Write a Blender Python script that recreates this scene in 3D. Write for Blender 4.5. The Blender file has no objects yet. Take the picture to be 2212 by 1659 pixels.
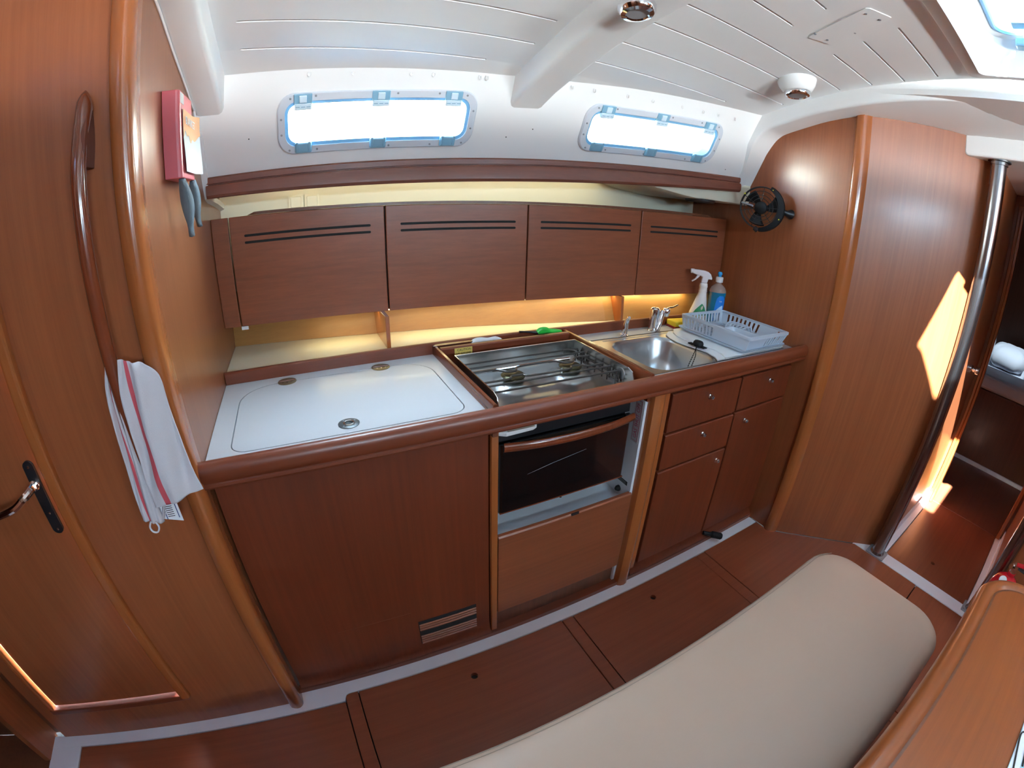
import bpy, bmesh, math, random
from mathutils import Vector, Matrix
random.seed(7)
PI = math.pi
sc = bpy.context.scene
COL = sc.collection

# ------------------------------------------------------------------ camera
cd = bpy.data.cameras.new('camera')
cam = bpy.data.objects.new('camera', cd); COL.objects.link(cam); sc.camera = cam
Rm = [[0.895594072789561, 0.4168366885536953, 0.1554298293756181],
      [-0.44422947186483625, 0.8191685583537887, 0.36279891032244876],
      [0.02390466713495168, -0.39396706471487836, 0.918813647487379]]
right = Vector([r[0] for r in Rm]); fwd = Vector([r[1] for r in Rm]); up = Vector([r[2] for r in Rm])
M = Matrix.Identity(4)
for i in range(3):
    M[i][0] = right[i]; M[i][1] = up[i]; M[i][2] = -fwd[i]
M.translation = Vector((0.284361810062656, -0.9516482566723277, 1.4454692735168888))
cam.matrix_world = M
cd.type = 'PANO'
cd.panorama_type = 'FISHEYE_LENS_POLYNOMIAL'      # the action camera's wide lens
cd.sensor_fit = 'HORIZONTAL'
cd.sensor_width = 36.0; cd.sensor_height = 27.0
cd.fisheye_fov = 3.0
cd.fisheye_polynomial_k0 = 0.0
cd.fisheye_polynomial_k1 = -0.06309061298522328
cd.fisheye_polynomial_k2 = -1.2643792389465387e-05
cd.fisheye_polynomial_k3 = 1.6608246702152228e-05
cd.fisheye_polynomial_k4 = -2.1713745678016682e-07
cd.clip_start = 0.01; cd.clip_end = 200

# ------------------------------------------------------------------ world, sun, exposure
sc.view_settings.view_transform = 'Standard'
sc.view_settings.look = 'None'
sc.view_settings.gamma = 1.0
sc.view_settings.use_curve_mapping = False
sc.view_settings.exposure = 1.35
try:
    sc.cycles.use_denoising = True
    sc.cycles.max_bounces = 12
    sc.cycles.diffuse_bounces = 6
    sc.cycles.glossy_bounces = 5
    sc.cycles.transparent_max_bounces = 12
    sc.cycles.sample_clamp_indirect = 6.0
    sc.cycles.caustics_reflective = False
    sc.cycles.caustics_refractive = False
except Exception:
    pass
W = bpy.data.worlds.new('sky'); sc.world = W; W.use_nodes = True
nt = W.node_tree; nt.nodes.clear()
wo = nt.nodes.new('ShaderNodeOutputWorld'); bg = nt.nodes.new('ShaderNodeBackground')
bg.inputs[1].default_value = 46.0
# blue-white hazy sky above the horizon, brighter half added below it to light the ceiling
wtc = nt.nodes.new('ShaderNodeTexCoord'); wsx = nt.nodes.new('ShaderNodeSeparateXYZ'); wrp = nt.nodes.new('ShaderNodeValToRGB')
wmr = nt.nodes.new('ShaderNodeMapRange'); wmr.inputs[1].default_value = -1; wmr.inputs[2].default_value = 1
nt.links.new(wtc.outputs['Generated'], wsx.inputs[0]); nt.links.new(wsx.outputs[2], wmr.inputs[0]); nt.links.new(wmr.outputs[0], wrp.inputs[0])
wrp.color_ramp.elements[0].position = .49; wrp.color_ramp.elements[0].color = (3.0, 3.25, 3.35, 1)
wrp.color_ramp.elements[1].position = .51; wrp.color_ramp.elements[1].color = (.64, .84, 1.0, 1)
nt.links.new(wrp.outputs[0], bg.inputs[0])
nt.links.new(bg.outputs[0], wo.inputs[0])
SUND = Vector((.90, .23, -1.0)).normalized()
sl = bpy.data.lights.new('sun', 'SUN'); sl.energy = 1100; sl.angle = 0.01; sl.color = (1, .93, .82)
so = bpy.data.objects.new('sun', sl); COL.objects.link(so)
so.rotation_euler = SUND.to_track_quat('-Z', 'Y').to_euler(); so.location = (3, -3, 6)

def portal(loc, nrm, sx, sy):
    l = bpy.data.lights.new('sky_portal', 'AREA'); l.shape = 'RECTANGLE'; l.size = sx; l.size_y = sy
    l.energy = 1
    l.cycles.is_portal = True
    o = bpy.data.objects.new('sky_portal', l); COL.objects.link(o)
    o.location = loc; n = Vector(nrm).normalized()
    X = Vector((1, 0, 0)); X = (X - n * X.dot(n)).normalized()
    Y = (-n).cross(X) * 1
    o.matrix_world = Matrix(((X[0], Y[0], -n[0], loc[0]), (X[1], Y[1], -n[1], loc[1]), (X[2], Y[2], -n[2], loc[2]), (0, 0, 0, 1)))
    return o

def area(name, loc, nrm, sx, sy, e, color, spread=PI):
    l = bpy.data.lights.new(name, 'AREA'); l.shape = 'RECTANGLE'; l.size = sx; l.size_y = sy
    l.energy = e; l.color = color; l.spread = spread
    o = bpy.data.objects.new(name, l); COL.objects.link(o)
    n = Vector(nrm).normalized(); X = Vector((1, 0, 0)); X = (X - n * X.dot(n)).normalized(); Y = (-n).cross(X)
    o.matrix_world = Matrix(((X[0], Y[0], -n[0], loc[0]), (X[1], Y[1], -n[1], loc[1]), (X[2], Y[2], -n[2], loc[2]), (0, 0, 0, 1)))
    return o

# ------------------------------------------------------------------ materials
def P(m): return m.node_tree.nodes['Principled BSDF']
def mat(name, col, rough=.5, metal=0., coat=0., spec=None, emis=None, es=0., trans=0., alpha=None, noise=0., nscale=40., bump=0., bscale=200.):
    m = bpy.data.materials.new(name); m.use_nodes = True; p = P(m); t = m.node_tree
    p.inputs['Base Color'].default_value = (*col, 1); p.inputs['Roughness'].default_value = rough
    p.inputs['Metallic'].default_value = metal; p.inputs['Coat Weight'].default_value = coat
    p.inputs['Coat Roughness'].default_value = .08
    if spec is not None: p.inputs['Specular IOR Level'].default_value = spec
    if emis: p.inputs['Emission Color'].default_value = (*emis, 1); p.inputs['Emission Strength'].default_value = es
    if trans: p.inputs['Transmission Weight'].default_value = trans
    if alpha is not None: p.inputs['Alpha'].default_value = alpha
    if noise or bump:
        tc = t.nodes.new('ShaderNodeTexCoord'); n = t.nodes.new('ShaderNodeTexNoise')
        n.inputs['Scale'].default_value = nscale; n.inputs['Detail'].default_value = 4
        t.links.new(tc.outputs['Object'], n.inputs['Vector'])
        if noise:
            mx = t.nodes.new('ShaderNodeMix'); mx.data_type = 'RGBA'
            mx.inputs[6].default_value = (*[c * (1 - noise) for c in col], 1); mx.inputs[7].default_value = (*[min(1, c * (1 + noise)) for c in col], 1)
            t.links.new(n.outputs['Fac'], mx.inputs[0]); t.links.new(mx.outputs[2], p.inputs['Base Color'])
        if bump:
            n2 = t.nodes.new('ShaderNodeTexNoise'); n2.inputs['Scale'].default_value = bscale
            t.links.new(tc.outputs['Object'], n2.inputs['Vector'])
            b = t.nodes.new('ShaderNodeBump'); b.inputs['Strength'].default_value = bump; b.inputs['Distance'].default_value = .002
            t.links.new(n2.outputs['Fac'], b.inputs['Height']); t.links.new(b.outputs[0], p.inputs['Normal'])
    return m

def wood(name, light, dark, axis='z', rough=.36, coat=.24, grain=1.0, contrast=1.0):
    m = bpy.data.materials.new(name); m.use_nodes = True; p = P(m); t = m.node_tree; L = t.links.new
    tc = t.nodes.new('ShaderNodeTexCoord')
    def mapping(long, across):
        mp = t.nodes.new('ShaderNodeMapping')
        s = [across] * 3; s['xyz'.index(axis)] = long
        mp.inputs['Scale'].default_value = s; L(tc.outputs['Object'], mp.inputs['Vector']); return mp
    n1 = t.nodes.new('ShaderNodeTexNoise'); n1.inputs['Scale'].default_value = 1; n1.inputs['Detail'].default_value = 5; n1.inputs['Roughness'].default_value = .62
    L(mapping(1.6 * grain, 75 * grain).outputs[0], n1.inputs['Vector'])
    n2 = t.nodes.new('ShaderNodeTexNoise'); n2.inputs['Scale'].default_value = 1; n2.inputs['Detail'].default_value = 3
    L(mapping(.7, 9).outputs[0], n2.inputs['Vector'])
    n3 = t.nodes.new('ShaderNodeTexNoise'); n3.inputs['Scale'].default_value = 1; n3.inputs['Detail'].default_value = 2
    L(mapping(14, 420).outputs[0], n3.inputs['Vector'])
    a = t.nodes.new('ShaderNodeMath'); a.operation = 'MULTIPLY'; a.inputs[1].default_value = .5; L(n1.outputs['Fac'], a.inputs[0])
    b = t.nodes.new('ShaderNodeMath'); b.operation = 'MULTIPLY_ADD'; b.inputs[1].default_value = .35; L(n2.outputs['Fac'], b.inputs[0]); L(a.outputs[0], b.inputs[2])
    c = t.nodes.new('ShaderNodeMath'); c.operation = 'MULTIPLY_ADD'; c.inputs[1].default_value = .12; L(n3.outputs['Fac'], c.inputs[0]); L(b.outputs[0], c.inputs[2])
    r = t.nodes.new('ShaderNodeValToRGB'); L(c.outputs[0], r.inputs[0])
    w = .17 / contrast
    r.color_ramp.elements[0].position = .485 - w; r.color_ramp.elements[0].color = (*dark, 1)
    r.color_ramp.elements[1].position = .485 + w; r.color_ramp.elements[1].color = (*light, 1)
    L(r.outputs[0], p.inputs['Base Color'])
    p.inputs['Roughness'].default_value = rough; p.inputs['Coat Weight'].default_value = coat; p.inputs['Coat Roughness'].default_value = .12 if coat > .3 else .19
    bp = t.nodes.new('ShaderNodeBump'); bp.inputs['Strength'].default_value = .06; bp.inputs['Distance'].default_value = .001
    L(n3.outputs['Fac'], bp.inputs['Height']); L(bp.outputs[0], p.inputs['Normal'])
    return m

TL, TD = (.345, .100, .034), (.225, .061, .020)
m_wz = wood('teak_vertical', TL, TD, 'z')
m_wx = wood('teak_horizontal', (.28, .078, .031), (.18, .049, .019), 'x', rough=.38)
m_front = wood('teak_cabinet_front', (.165, .031, .009), (.10, .019, .0055), 'z', rough=.45, coat=.08)
m_wallwarm = wood('teak_bulkhead', (.27, .088, .031), (.20, .060, .020), 'z', rough=.3)
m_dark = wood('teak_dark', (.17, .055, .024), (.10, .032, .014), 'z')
m_trimz = wood('solid_trim_vertical', (.39, .115, .030), (.30, .082, .021), 'z', rough=.22, coat=.6)
m_trimx = wood('solid_trim_lengthwise', (.19, .040, .013), (.125, .025, .008), 'x', rough=.38, coat=.15)
m_trimy = wood('solid_trim_crosswise', (.18, .042, .014), (.12, .026, .009), 'y', rough=.25, coat=.5)
m_handle = wood('dark_red_wood', (.20, .045, .016), (.13, .027, .010), 'z', rough=.16, coat=.9)
m_floor = wood('cabin_sole', (.31, .086, .038), (.20, .053, .024), 'x', rough=.36, coat=.2, grain=.7, contrast=.9)
m_table = wood('table_top_wood', (.26, .066, .013), (.185, .044, .009), 'x', rough=.3, coat=.3)
m_amber = wood('back_panel_amber', (.42, .20, .050), (.33, .145, .035), 'x', rough=.45, coat=.1)
m_gel = mat('white_gelcoat', (.84, .84, .83), .48)
m_cream = mat('cream_liner', (.74, .71, .56), .45)
m_whitelam = mat('white_laminate', (.52, .525, .54), .3, coat=.1)
m_shelf = mat('cream_shelf', (.86, .80, .60), .4)
m_strip = mat('white_sole_strip', (.88, .88, .92), .35)
m_black = mat('black_plastic', (.012, .012, .014), .35)
m_gap = mat('dark_recess', (.006, .005, .005), .8)
m_rubber = mat('black_rubber', (.006, .006, .007), .6, spec=.25)
m_steel = mat('brushed_steel', (.62, .61, .58), .24, metal=1., noise=.12, nscale=30)
m_steel2 = mat('sink_steel', (.46, .465, .47), .32, metal=1.)
m_chrome = mat('chrome', (.86, .86, .88), .07, metal=1.)
m_pole = mat('polished_pole', (.34, .34, .36), .22, metal=1.)
m_brass = mat('aged_brass', (.30, .26, .16), .42, metal=1.)
m_burner = mat('sooty_burner', (.055, .045, .022), .35, metal=.8)
m_wire = mat('dull_wire', (.09, .08, .075), .4, metal=.8)
m_glassblack = mat('black_oven_glass', (.006, .005, .005), .08, coat=.5)
m_grey = mat('grey_plastic', (.30, .31, .33), .4)
m_frame = mat('window_frame_plastic', (.62, .66, .72), .35)
m_gasket = mat('window_gasket', (.22, .48, .72), .35)
m_latch = mat('blue_tinted_latch', (.22, .42, .56), .3)
m_latchw = mat('clear_latch', (.62, .78, .88), .3)
m_screw = mat('screw_head', (.32, .34, .38), .4, metal=.6)
m_cushion = mat('cream_vinyl', (.48, .345, .262), .5, noise=.04, nscale=6, bump=.05, bscale=120)
m_seam = mat('stitching', (.36, .30, .24), .7)
m_towel = mat('white_cotton', (.62, .59, .61), .9, bump=.5, bscale=900)
m_towelred = mat('red_woven_stripe', (.60, .09, .11), .9, bump=.5, bscale=900)
m_red = mat('faded_red_plastic', (.52, .10, .12), .4)
m_paper = mat('white_paper', (.80, .82, .85), .6)
m_orange = mat('faded_orange_print', (.85, .42, .20), .6)
m_strap = mat('grey_webbing', (.10, .125, .14), .8, bump=.4, bscale=600)
m_green = mat('green_plastic', (.03, .50, .06), .3)
m_rack = mat('pale_blue_grey_plastic', (.50, .57, .66), .4)
m_board = mat('white_cutting_board', (.74, .78, .80), .4)
m_spray = mat('translucent_white_plastic', (.80, .74, .70), .35)
m_trigger = mat('pinkish_white_plastic', (.78, .70, .70), .3)
m_sponge = mat('yellow_sponge', (.85, .62, .04), .95, bump=1., bscale=500)
m_scour = mat('maroon_scourer', (.22, .02, .02), .95)
m_yellow = mat('yellow_plastic', (.75, .70, .05), .4)
m_labelgreen = mat('green_label', (.02, .22, .08), .4)
m_beige = mat('beige_label', (.52, .45, .36), .5)
m_blue = mat('blue_plastic', (.03, .35, .75), .25)
m_bluelabel = mat('blue_label', (.01, .20, .68), .35)
m_bluewhite = mat('pale_blue_label', (.50, .68, .88), .4)
m_liq = mat('blue_detergent', (.005, .16, .28), .1, coat=.6)
m_clear = mat('clear_plastic', (.55, .40, .33), .12, alpha=.55)
m_white = mat('white_plastic', (.80, .80, .80), .35)
m_extred = mat('extinguisher_red', (.55, .01, .02), .18, coat=.6)
m_caution = mat('caution_yellow', (.72, .52, .12), .45)
m_ink = mat('black_ink', (.02, .015, .01), .6)
m_redink = mat('red_ink', (.42, .02, .10), .6)
m_blueink = mat('blue_ink', (.05, .08, .22), .6)
m_bed = mat('white_bedding', (.72, .75, .82), .85, noise=.05, nscale=8)
m_led = mat('led_strip', (1, .9, .6), .5, emis=(1, .86, .50), es=2.5)
m_glass = bpy.data.materials.new('clear_glazing'); m_glass.use_nodes = True
t = m_glass.node_tree; t.nodes.clear(); o_ = t.nodes.new('ShaderNodeOutputMaterial'); mx = t.nodes.new('ShaderNodeMixShader')
tr = t.nodes.new('ShaderNodeBsdfTransparent'); tr.inputs[0].default_value = (.93, .96, .98, 1); gl = t.nodes.new('ShaderNodeBsdfGlossy'); gl.inputs['Roughness'].default_value = .03
mx.inputs[0].default_value = .06; t.links.new(tr.outputs[0], mx.inputs[1]); t.links.new(gl.outputs[0], mx.inputs[2]); t.links.new(mx.outputs[0], o_.inputs[0])

m_acryl = m_glass.copy(); m_acryl.name = 'tinted_acrylic'
for n_ in m_acryl.node_tree.nodes:
    if n_.type == 'BSDF_TRANSPARENT': n_.inputs[0].default_value = (.19, .215, .235, 1)
m_acryl2 = m_acryl.copy(); m_acryl2.name = 'dark_acrylic'
for n_ in m_acryl2.node_tree.nodes:
    if n_.type == 'BSDF_TRANSPARENT': n_.inputs[0].default_value = (.035, .04, .045, 1)
m_smoke = m_acryl.copy(); m_smoke.name = 'clear_acrylic'
for n_ in m_smoke.node_tree.nodes:
    if n_.type == 'BSDF_TRANSPARENT': n_.inputs[0].default_value = (.42, .48, .58, 1)
# ------------------------------------------------------------------ mesh helpers (all in world coordinates)
class MB:
    def __init__(s): s.v = []; s.f = []; s.mi = []
    def add(s, vs, fs, mi=0):
        o = len(s.v); s.v += [tuple(v) for v in vs]; s.f += [tuple(i + o for i in f) for f in fs]; s.mi += [mi] * len(fs); return s
    def box(s, x0, x1, y0, y1, z0, z1, mi=0, rot=None, c=None):
        vs = [Vector((x, y, z)) for x in (x0, x1) for y in (y0, y1) for z in (z0, z1)]
        if rot is not None:
            c = Vector(c) if c is not None else Vector(((x0 + x1) / 2, (y0 + y1) / 2, (z0 + z1) / 2))
            vs = [rot @ (v - c) + c for v in vs]
        return s.add(vs, [(0, 1, 3, 2), (4, 6, 7, 5), (0, 4, 5, 1), (2, 3, 7, 6), (0, 2, 6, 4), (1, 5, 7, 3)], mi)
    def prism(s, poly, axis, a, b, mi=0):
        # poly = 2D points in the two other axes (in xyz order), extruded along axis from a to b
        def pt(p, t):
            l = list(p); l.insert('xyz'.index(axis), t); return l
        n = len(poly)
        s.add([pt(p, a) for p in poly] + [pt(p, b) for p in poly],
              [tuple(range(n))[::-1], tuple(range(n, 2 * n))] + [(i, (i + 1) % n, n + (i + 1) % n, n + i) for i in range(n)], mi)
        return s
    def loft(s, rings, close=True, cap=True, mi=0):
        n = len(rings[0]); vs = [p for r in rings for p in r]; fs = []
        for k in range(len(rings) - 1):
            for i in range(n if close else n - 1):
                j = (i + 1) % n
                fs.append((k * n + i, k * n + j, (k + 1) * n + j, (k + 1) * n + i))
        if cap and close:
            fs.append(tuple(range(n))[::-1]); fs.append(tuple(range((len(rings) - 1) * n, len(rings) * n)))
        return s.add(vs, fs, mi)
    def tube(s, pts, r, n=8, closed=False, mi=0, ry=None):
        pts = [Vector(p) for p in pts]; N = len(pts); rings = []
        ref = None
        for i, p in enumerate(pts):
            if closed: tg = pts[(i + 1) % N] - pts[i - 1]
            else: tg = pts[min(i + 1, N - 1)] - pts[max(i - 1, 0)]
            tg.normalize()
            if ref is None:
                ref = Vector((0, 0, 1)) if abs(tg.z) < .9 else Vector((1, 0, 0))
            a = (ref - tg * ref.dot(tg)).normalized(); b = tg.cross(a); ref = a
            rr = r[i] if isinstance(r, (list, tuple)) else r; r2 = rr if ry is None else (ry[i] if isinstance(ry, (list, tuple)) else ry)
            rings.append([p + a * (rr * math.cos(2 * PI * k / n)) + b * (r2 * math.sin(2 * PI * k / n)) for k in range(n)])
        if closed: rings.append(rings[0]); return s.loft(rings, cap=False, mi=mi)
        return s.loft(rings, mi=mi)
    def lathe(s, prof, c, ax=(0, 0, 1), n=24, mi=0):
        ax = Vector(ax).normalized(); c = Vector(c)
        ref = Vector((1, 0, 0)) if abs(ax.x) < .9 else Vector((0, 1, 0))
        a = (ref - ax * ref.dot(ax)).normalized(); b = ax.cross(a)
        rings = [[c + ax * h + (a * math.cos(2 * PI * k / n) + b * math.sin(2 * PI * k / n)) * max(r, 1e-5) for k in range(n)] for r, h in prof]
        return s.loft(rings, mi=mi)
    def grid(s, fn, us, vs, mi=None, skip=None):
        nu, nv = len(us), len(vs); pts = [fn(u, v) for u in us for v in vs]; o = len(s.v); s.v += [tuple(p) for p in pts]
        for i in range(nu - 1):
            for j in range(nv - 1):
                if skip and skip((us[i] + us[i + 1]) / 2, (vs[j] + vs[j + 1]) / 2): continue
                s.f.append(tuple(o + q for q in (i * nv + j, (i + 1) * nv + j, (i + 1) * nv + j + 1, i * nv + j + 1)))
                s.mi.append(mi(i, j) if mi else 0)
        return s

ORG = {}
def obj(name, mb, mats, parent=None, bevel=0, smooth=False, seg=2, solid=0, label=None, kind=None, sub=0, auto=35):
    me = bpy.data.meshes.new(name)
    xs = [v[0] for v in mb.v]; ys = [v[1] for v in mb.v]; zs = [v[2] for v in mb.v]
    o0 = Vector(((min(xs) + max(xs)) / 2, (min(ys) + max(ys)) / 2, min(zs)))
    me.from_pydata([tuple(Vector(v) - o0) for v in mb.v], [], mb.f)
    me.validate()
    if not isinstance(mats, (list, tuple)): mats = [mats]
    for m in mats: me.materials.append(m)
    if len(me.polygons) == len(mb.mi):
        for p_, i in zip(me.polygons, mb.mi): p_.material_index = i
    bm = bmesh.new(); bm.from_mesh(me); bmesh.ops.recalc_face_normals(bm, faces=bm.faces[:]); bm.to_mesh(me); bm.free()
    o = bpy.data.objects.new(name, me); COL.objects.link(o)
    if parent: o.parent = parent; o.location = o0 - ORG[parent.name]
    else: o.location = o0
    ORG[o.name] = o0
    if solid:
        md = o.modifiers.new('solid', 'SOLIDIFY'); md.thickness = solid; md.offset = 0
    if bevel:
        md = o.modifiers.new('bevel', 'BEVEL'); md.width = bevel; md.segments = seg; md.limit_method = 'ANGLE'; md.angle_limit = math.radians(40)
    if sub:
        md = o.modifiers.new('sub', 'SUBSURF'); md.levels = sub; md.render_levels = sub
    if smooth or bevel:
        for p_ in me.polygons: p_.use_smooth = True
        try: me.set_sharp_from_angle(angle=math.radians(auto))
        except Exception: pass
        if bevel and not smooth:
            for p_ in me.polygons: p_.use_smooth = False
    if label: o['label'] = label
    if kind: o['kind'] = kind
    return o
def thing(name, label, cat, loc, group=None):
    o = bpy.data.objects.new(name, None); COL.objects.link(o); o.location = loc; o.empty_display_size = .05
    ORG[o.name] = Vector(loc); o['label'] = label; o['category'] = cat
    if group: o['group'] = group
    return o
def tag(o, label, cat, group=None):
    o['label'] = label; o['category'] = cat
    if group: o['group'] = group
    return o
def st(o): o['kind'] = 'structure'; return o
def B(*a, **k): return MB().box(*a, **k)
def lin(a, b, n): return [a + (b - a) * i / (n - 1) for i in range(n)]
def rrect(x0, x1, y0, y1, r, n=6):
    if not isinstance(r, (list, tuple)): r = [r] * 4      # corners: x1y1, x0y1, x0y0, x1y0
    out = []
    for (cx, cy, a0), q in zip(((x1, y1, 0), (x0, y1, 90), (x0, y0, 180), (x1, y0, 270)), r):
        sx = -1 if cx == x1 else 1; sy = -1 if cy == y1 else 1
        for i in range(n + 1):
            a = math.radians(a0 + 90 * i / n)
            out.append((cx + sx * q + q * math.cos(a), cy + sy * q + q * math.sin(a)))
    return out
def interp(x, xs, ys):
    if x <= xs[0]: return ys[0]
    for i in range(len(xs) - 1):
        if x <= xs[i + 1]: return ys[i] + (ys[i + 1] - ys[i]) * (x - xs[i]) / (xs[i + 1] - xs[i])
    return ys[-1]
def catmull(pts, n=6):
    pts = [Vector(p) for p in pts]; out = []
    for i in range(len(pts) - 1):
        p0 = pts[max(i - 1, 0)]; p1 = pts[i]; p2 = pts[i + 1]; p3 = pts[min(i + 2, len(pts) - 1)]
        for k in range(n):
            t = k / n
            out.append(.5 * ((2 * p1) + (p2 - p0) * t + (2 * p0 - 5 * p1 + 4 * p2 - p3) * t * t + (3 * p1 - p0 - 3 * p2 + p3) * t ** 3))
    out.append(pts[-1]); return out
def ring_plate(inner, outer_rect, k=5):
    """quads between a closed loop and the rectangle around it, as (points, faces) in 2D"""
    x0, x1, y0, y1 = outer_rect; cx = sum(p[0] for p in inner) / len(inner); cy = sum(p[1] for p in inner) / len(inner)
    n = len(inner); out = []
    for p in inner:
        dx, dy = p[0] - cx, p[1] - cy
        tx = ((x1 if dx > 0 else x0) - cx) / dx if abs(dx) > 1e-9 else 1e9
        ty = ((y1 if dy > 0 else y0) - cy) / dy if abs(dy) > 1e-9 else 1e9
        t = min(tx, ty); out.append([cx + dx * t, cy + dy * t])
    for c in ((x0, y0), (x0, y1), (x1, y0), (x1, y1)):
        i = min(range(n), key=lambda i: (out[i][0] - c[0]) ** 2 + (out[i][1] - c[1]) ** 2); out[i] = list(c)
    pts = []; fs = []
    for j in range(k + 1):
        t = j / k
        for a, b in zip(inner, out): pts.append((a[0] + (b[0] - a[0]) * t, a[1] + (b[1] - a[1]) * t))
    for j in range(k):
        for i in range(n):
            i2 = (i + 1) % n; fs.append((j * n + i, j * n + i2, (j + 1) * n + i2, (j + 1) * n + i))
    return pts, fs
def text(body, size, loc, right_, up_, m, name='lettering', parent=None, ext=.0004, align='CENTER', sx=1.):
    cu = bpy.data.curves.new(name, 'FONT'); cu.body = body; cu.size = size; cu.extrude = ext; cu.align_x = align; cu.align_y = 'CENTER'
    cu.resolution_u = 3
    tmp = bpy.data.objects.new(name, cu); COL.objects.link(tmp)
    dg = bpy.context.evaluated_depsgraph_get(); me = bpy.data.meshes.new_from_object(tmp.evaluated_get(dg))
    COL.objects.unlink(tmp); bpy.data.objects.remove(tmp)
    r = Vector(right_).normalized(); u = Vector(up_).normalized(); n = r.cross(u)
    mb = MB(); L = Vector(loc)
    mb.add([L + r * (v.co.x * sx) + u * v.co.y + n * v.co.z for v in me.vertices], [tuple(p_.vertices) for p_ in me.polygons])
    bpy.data.meshes.remove(me)
    return obj(name, mb, m, parent)

# ------------------------------------------------------------------ hull and deck liner geometry
YM = -1.05
CY = [-1.05, -1.0, -.8, -.6, -.48, -.355, -.235, -.11, .01, .135, .26, .365, .42, .48, .50, .56]
CZ = [2.06, 2.06, 2.055, 2.046, 2.038, 2.026, 2.010, 1.990, 1.967, 1.937, 1.903, 1.878, 1.860, 1.842, 1.833, 1.80]
def zceil(y):
    if y < YM: y = 2 * YM - y
    return interp(y, CY, CZ)
def yr(x): return .612 - .0124 * x - .0462 * x * x
def zr(x): return 1.558 + .0324 * (x - .013)
def S(x, w, n=0., side=1):
    y = yr(x) - .48 * w - .9 * n; z = zr(x) + w - .433 * n
    return Vector((x, y if side > 0 else 2 * YM - y, z))

# ---- main ceiling: one moulded liner, scored lengthwise
GR = {.26: [(1.14, 1.80)], .135: [(1.13, 2.02)], .01: [(1.13, 2.03)], -.11: [(1.16, 2.03)], -.235: [(1.28, 1.47), (1.715, 2.04)],
      -.355: [(1.20, 1.435), (1.67, 2.05)], -.48: [(1.62, 2.03)]}
GL = {.364: [(.15, .84)], .24: [(.15, .935)], .122: [(.15, .935)], .0: [(.15, .93)], -.12: [(.15, .93)]}
HX0, HX1, HY0, HY1 = 1.24, 1.975, -1.30, -.635
FX0, FX1, FY0, FY1 = -.78, -.42, -1.24, -.90
grooves = {}
for d_ in (GR, GL):
    for y_, r_ in d_.items(): grooves.setdefault(y_, []).extend(r_)
ys = set(lin(-2.62, .56, 54)) | {HY0, HY1, FY0, FY1}
for g in grooves: ys = {y for y in ys if abs(y - g) > .008 or y in (HY0, HY1)}
for g in grooves: ys |= {g - .0038, g - .002, g + .002, g + .0038}
ys = sorted(ys)
xs = sorted({-1.95, -.9, .0, .1, .97, 1.09, 2.06, HX0, HX1, FX0, FX1} | {e + d for r in grooves.values() for ab in r for e, d in ((ab[0], 0), (ab[0], .006), (ab[1], 0), (ab[1], -.006))})
def cz(x, y):
    z = zceil(y)
    for g, rs in grooves.items():
        if abs(y - g) < .0025:
            for a, b in rs:
                if a + .005 <= x <= b - .005: z += .008
    return (x, y, z)
ceil = MB().grid(cz, xs, ys, skip=lambda x, y: (HX0 < x < HX1 and HY0 < y < HY1) or (FX0 < x < FX1 and FY0 < y < FY1))
ceiling = st(obj('ceiling', ceil, m_gel))
cap = MB().box(-2.0, 2.3, -2.8, .75, 2.16, 2.19)
# ---- deck above, so that only the openings let light in
deck = MB().grid(lambda x, y: (x, y, 2.15), [-2.1, FX0, FX1, HX0, HX1, 2.3], [-2.62, FY0, HY0, FY1, HY1, .52],
                 skip=lambda x, y: (HX0 < x < HX1 and HY0 < y < HY1) or (FX0 < x < FX1 and FY0 < y < FY1))
obj('deck', deck, m_gel, ceiling, solid=.01)

# beams across the ceiling
def beam(name, x0, x1, off, yend, slant=0., rnd=.014):
    ysb = [y for y in lin(-2.55, yend, 42)]
    rings = []
    for y in ysb:
        zt = zceil(y) + .03; zb = zceil(y) - off(y)
        rings.append([(x0 - slant, y, zt), (x0 - slant * .2, y, zb + rnd), (x0 + rnd * .3, y, zb + rnd * .3), (x0 + rnd, y, zb), (x1 - rnd, y, zb),
                      (x1 - rnd * .3, y, zb + rnd * .3), (x1 + slant * .2, y, zb + rnd), (x1 + slant, y, zt)])
    obj(name, MB().loft(rings), m_gel, ceiling, smooth=True, auto=60)
beam('beam', .975, 1.09, lambda y: .072 if y < .3 else .072 + (y - .3) * .05, .60, .008)
beam('beam', -.002, .085, lambda y: .050 + max(0, y - .1) * .08, .66, .014)
beam('beam', -.97, -.88, lambda y: .06, .3, .01)

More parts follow.
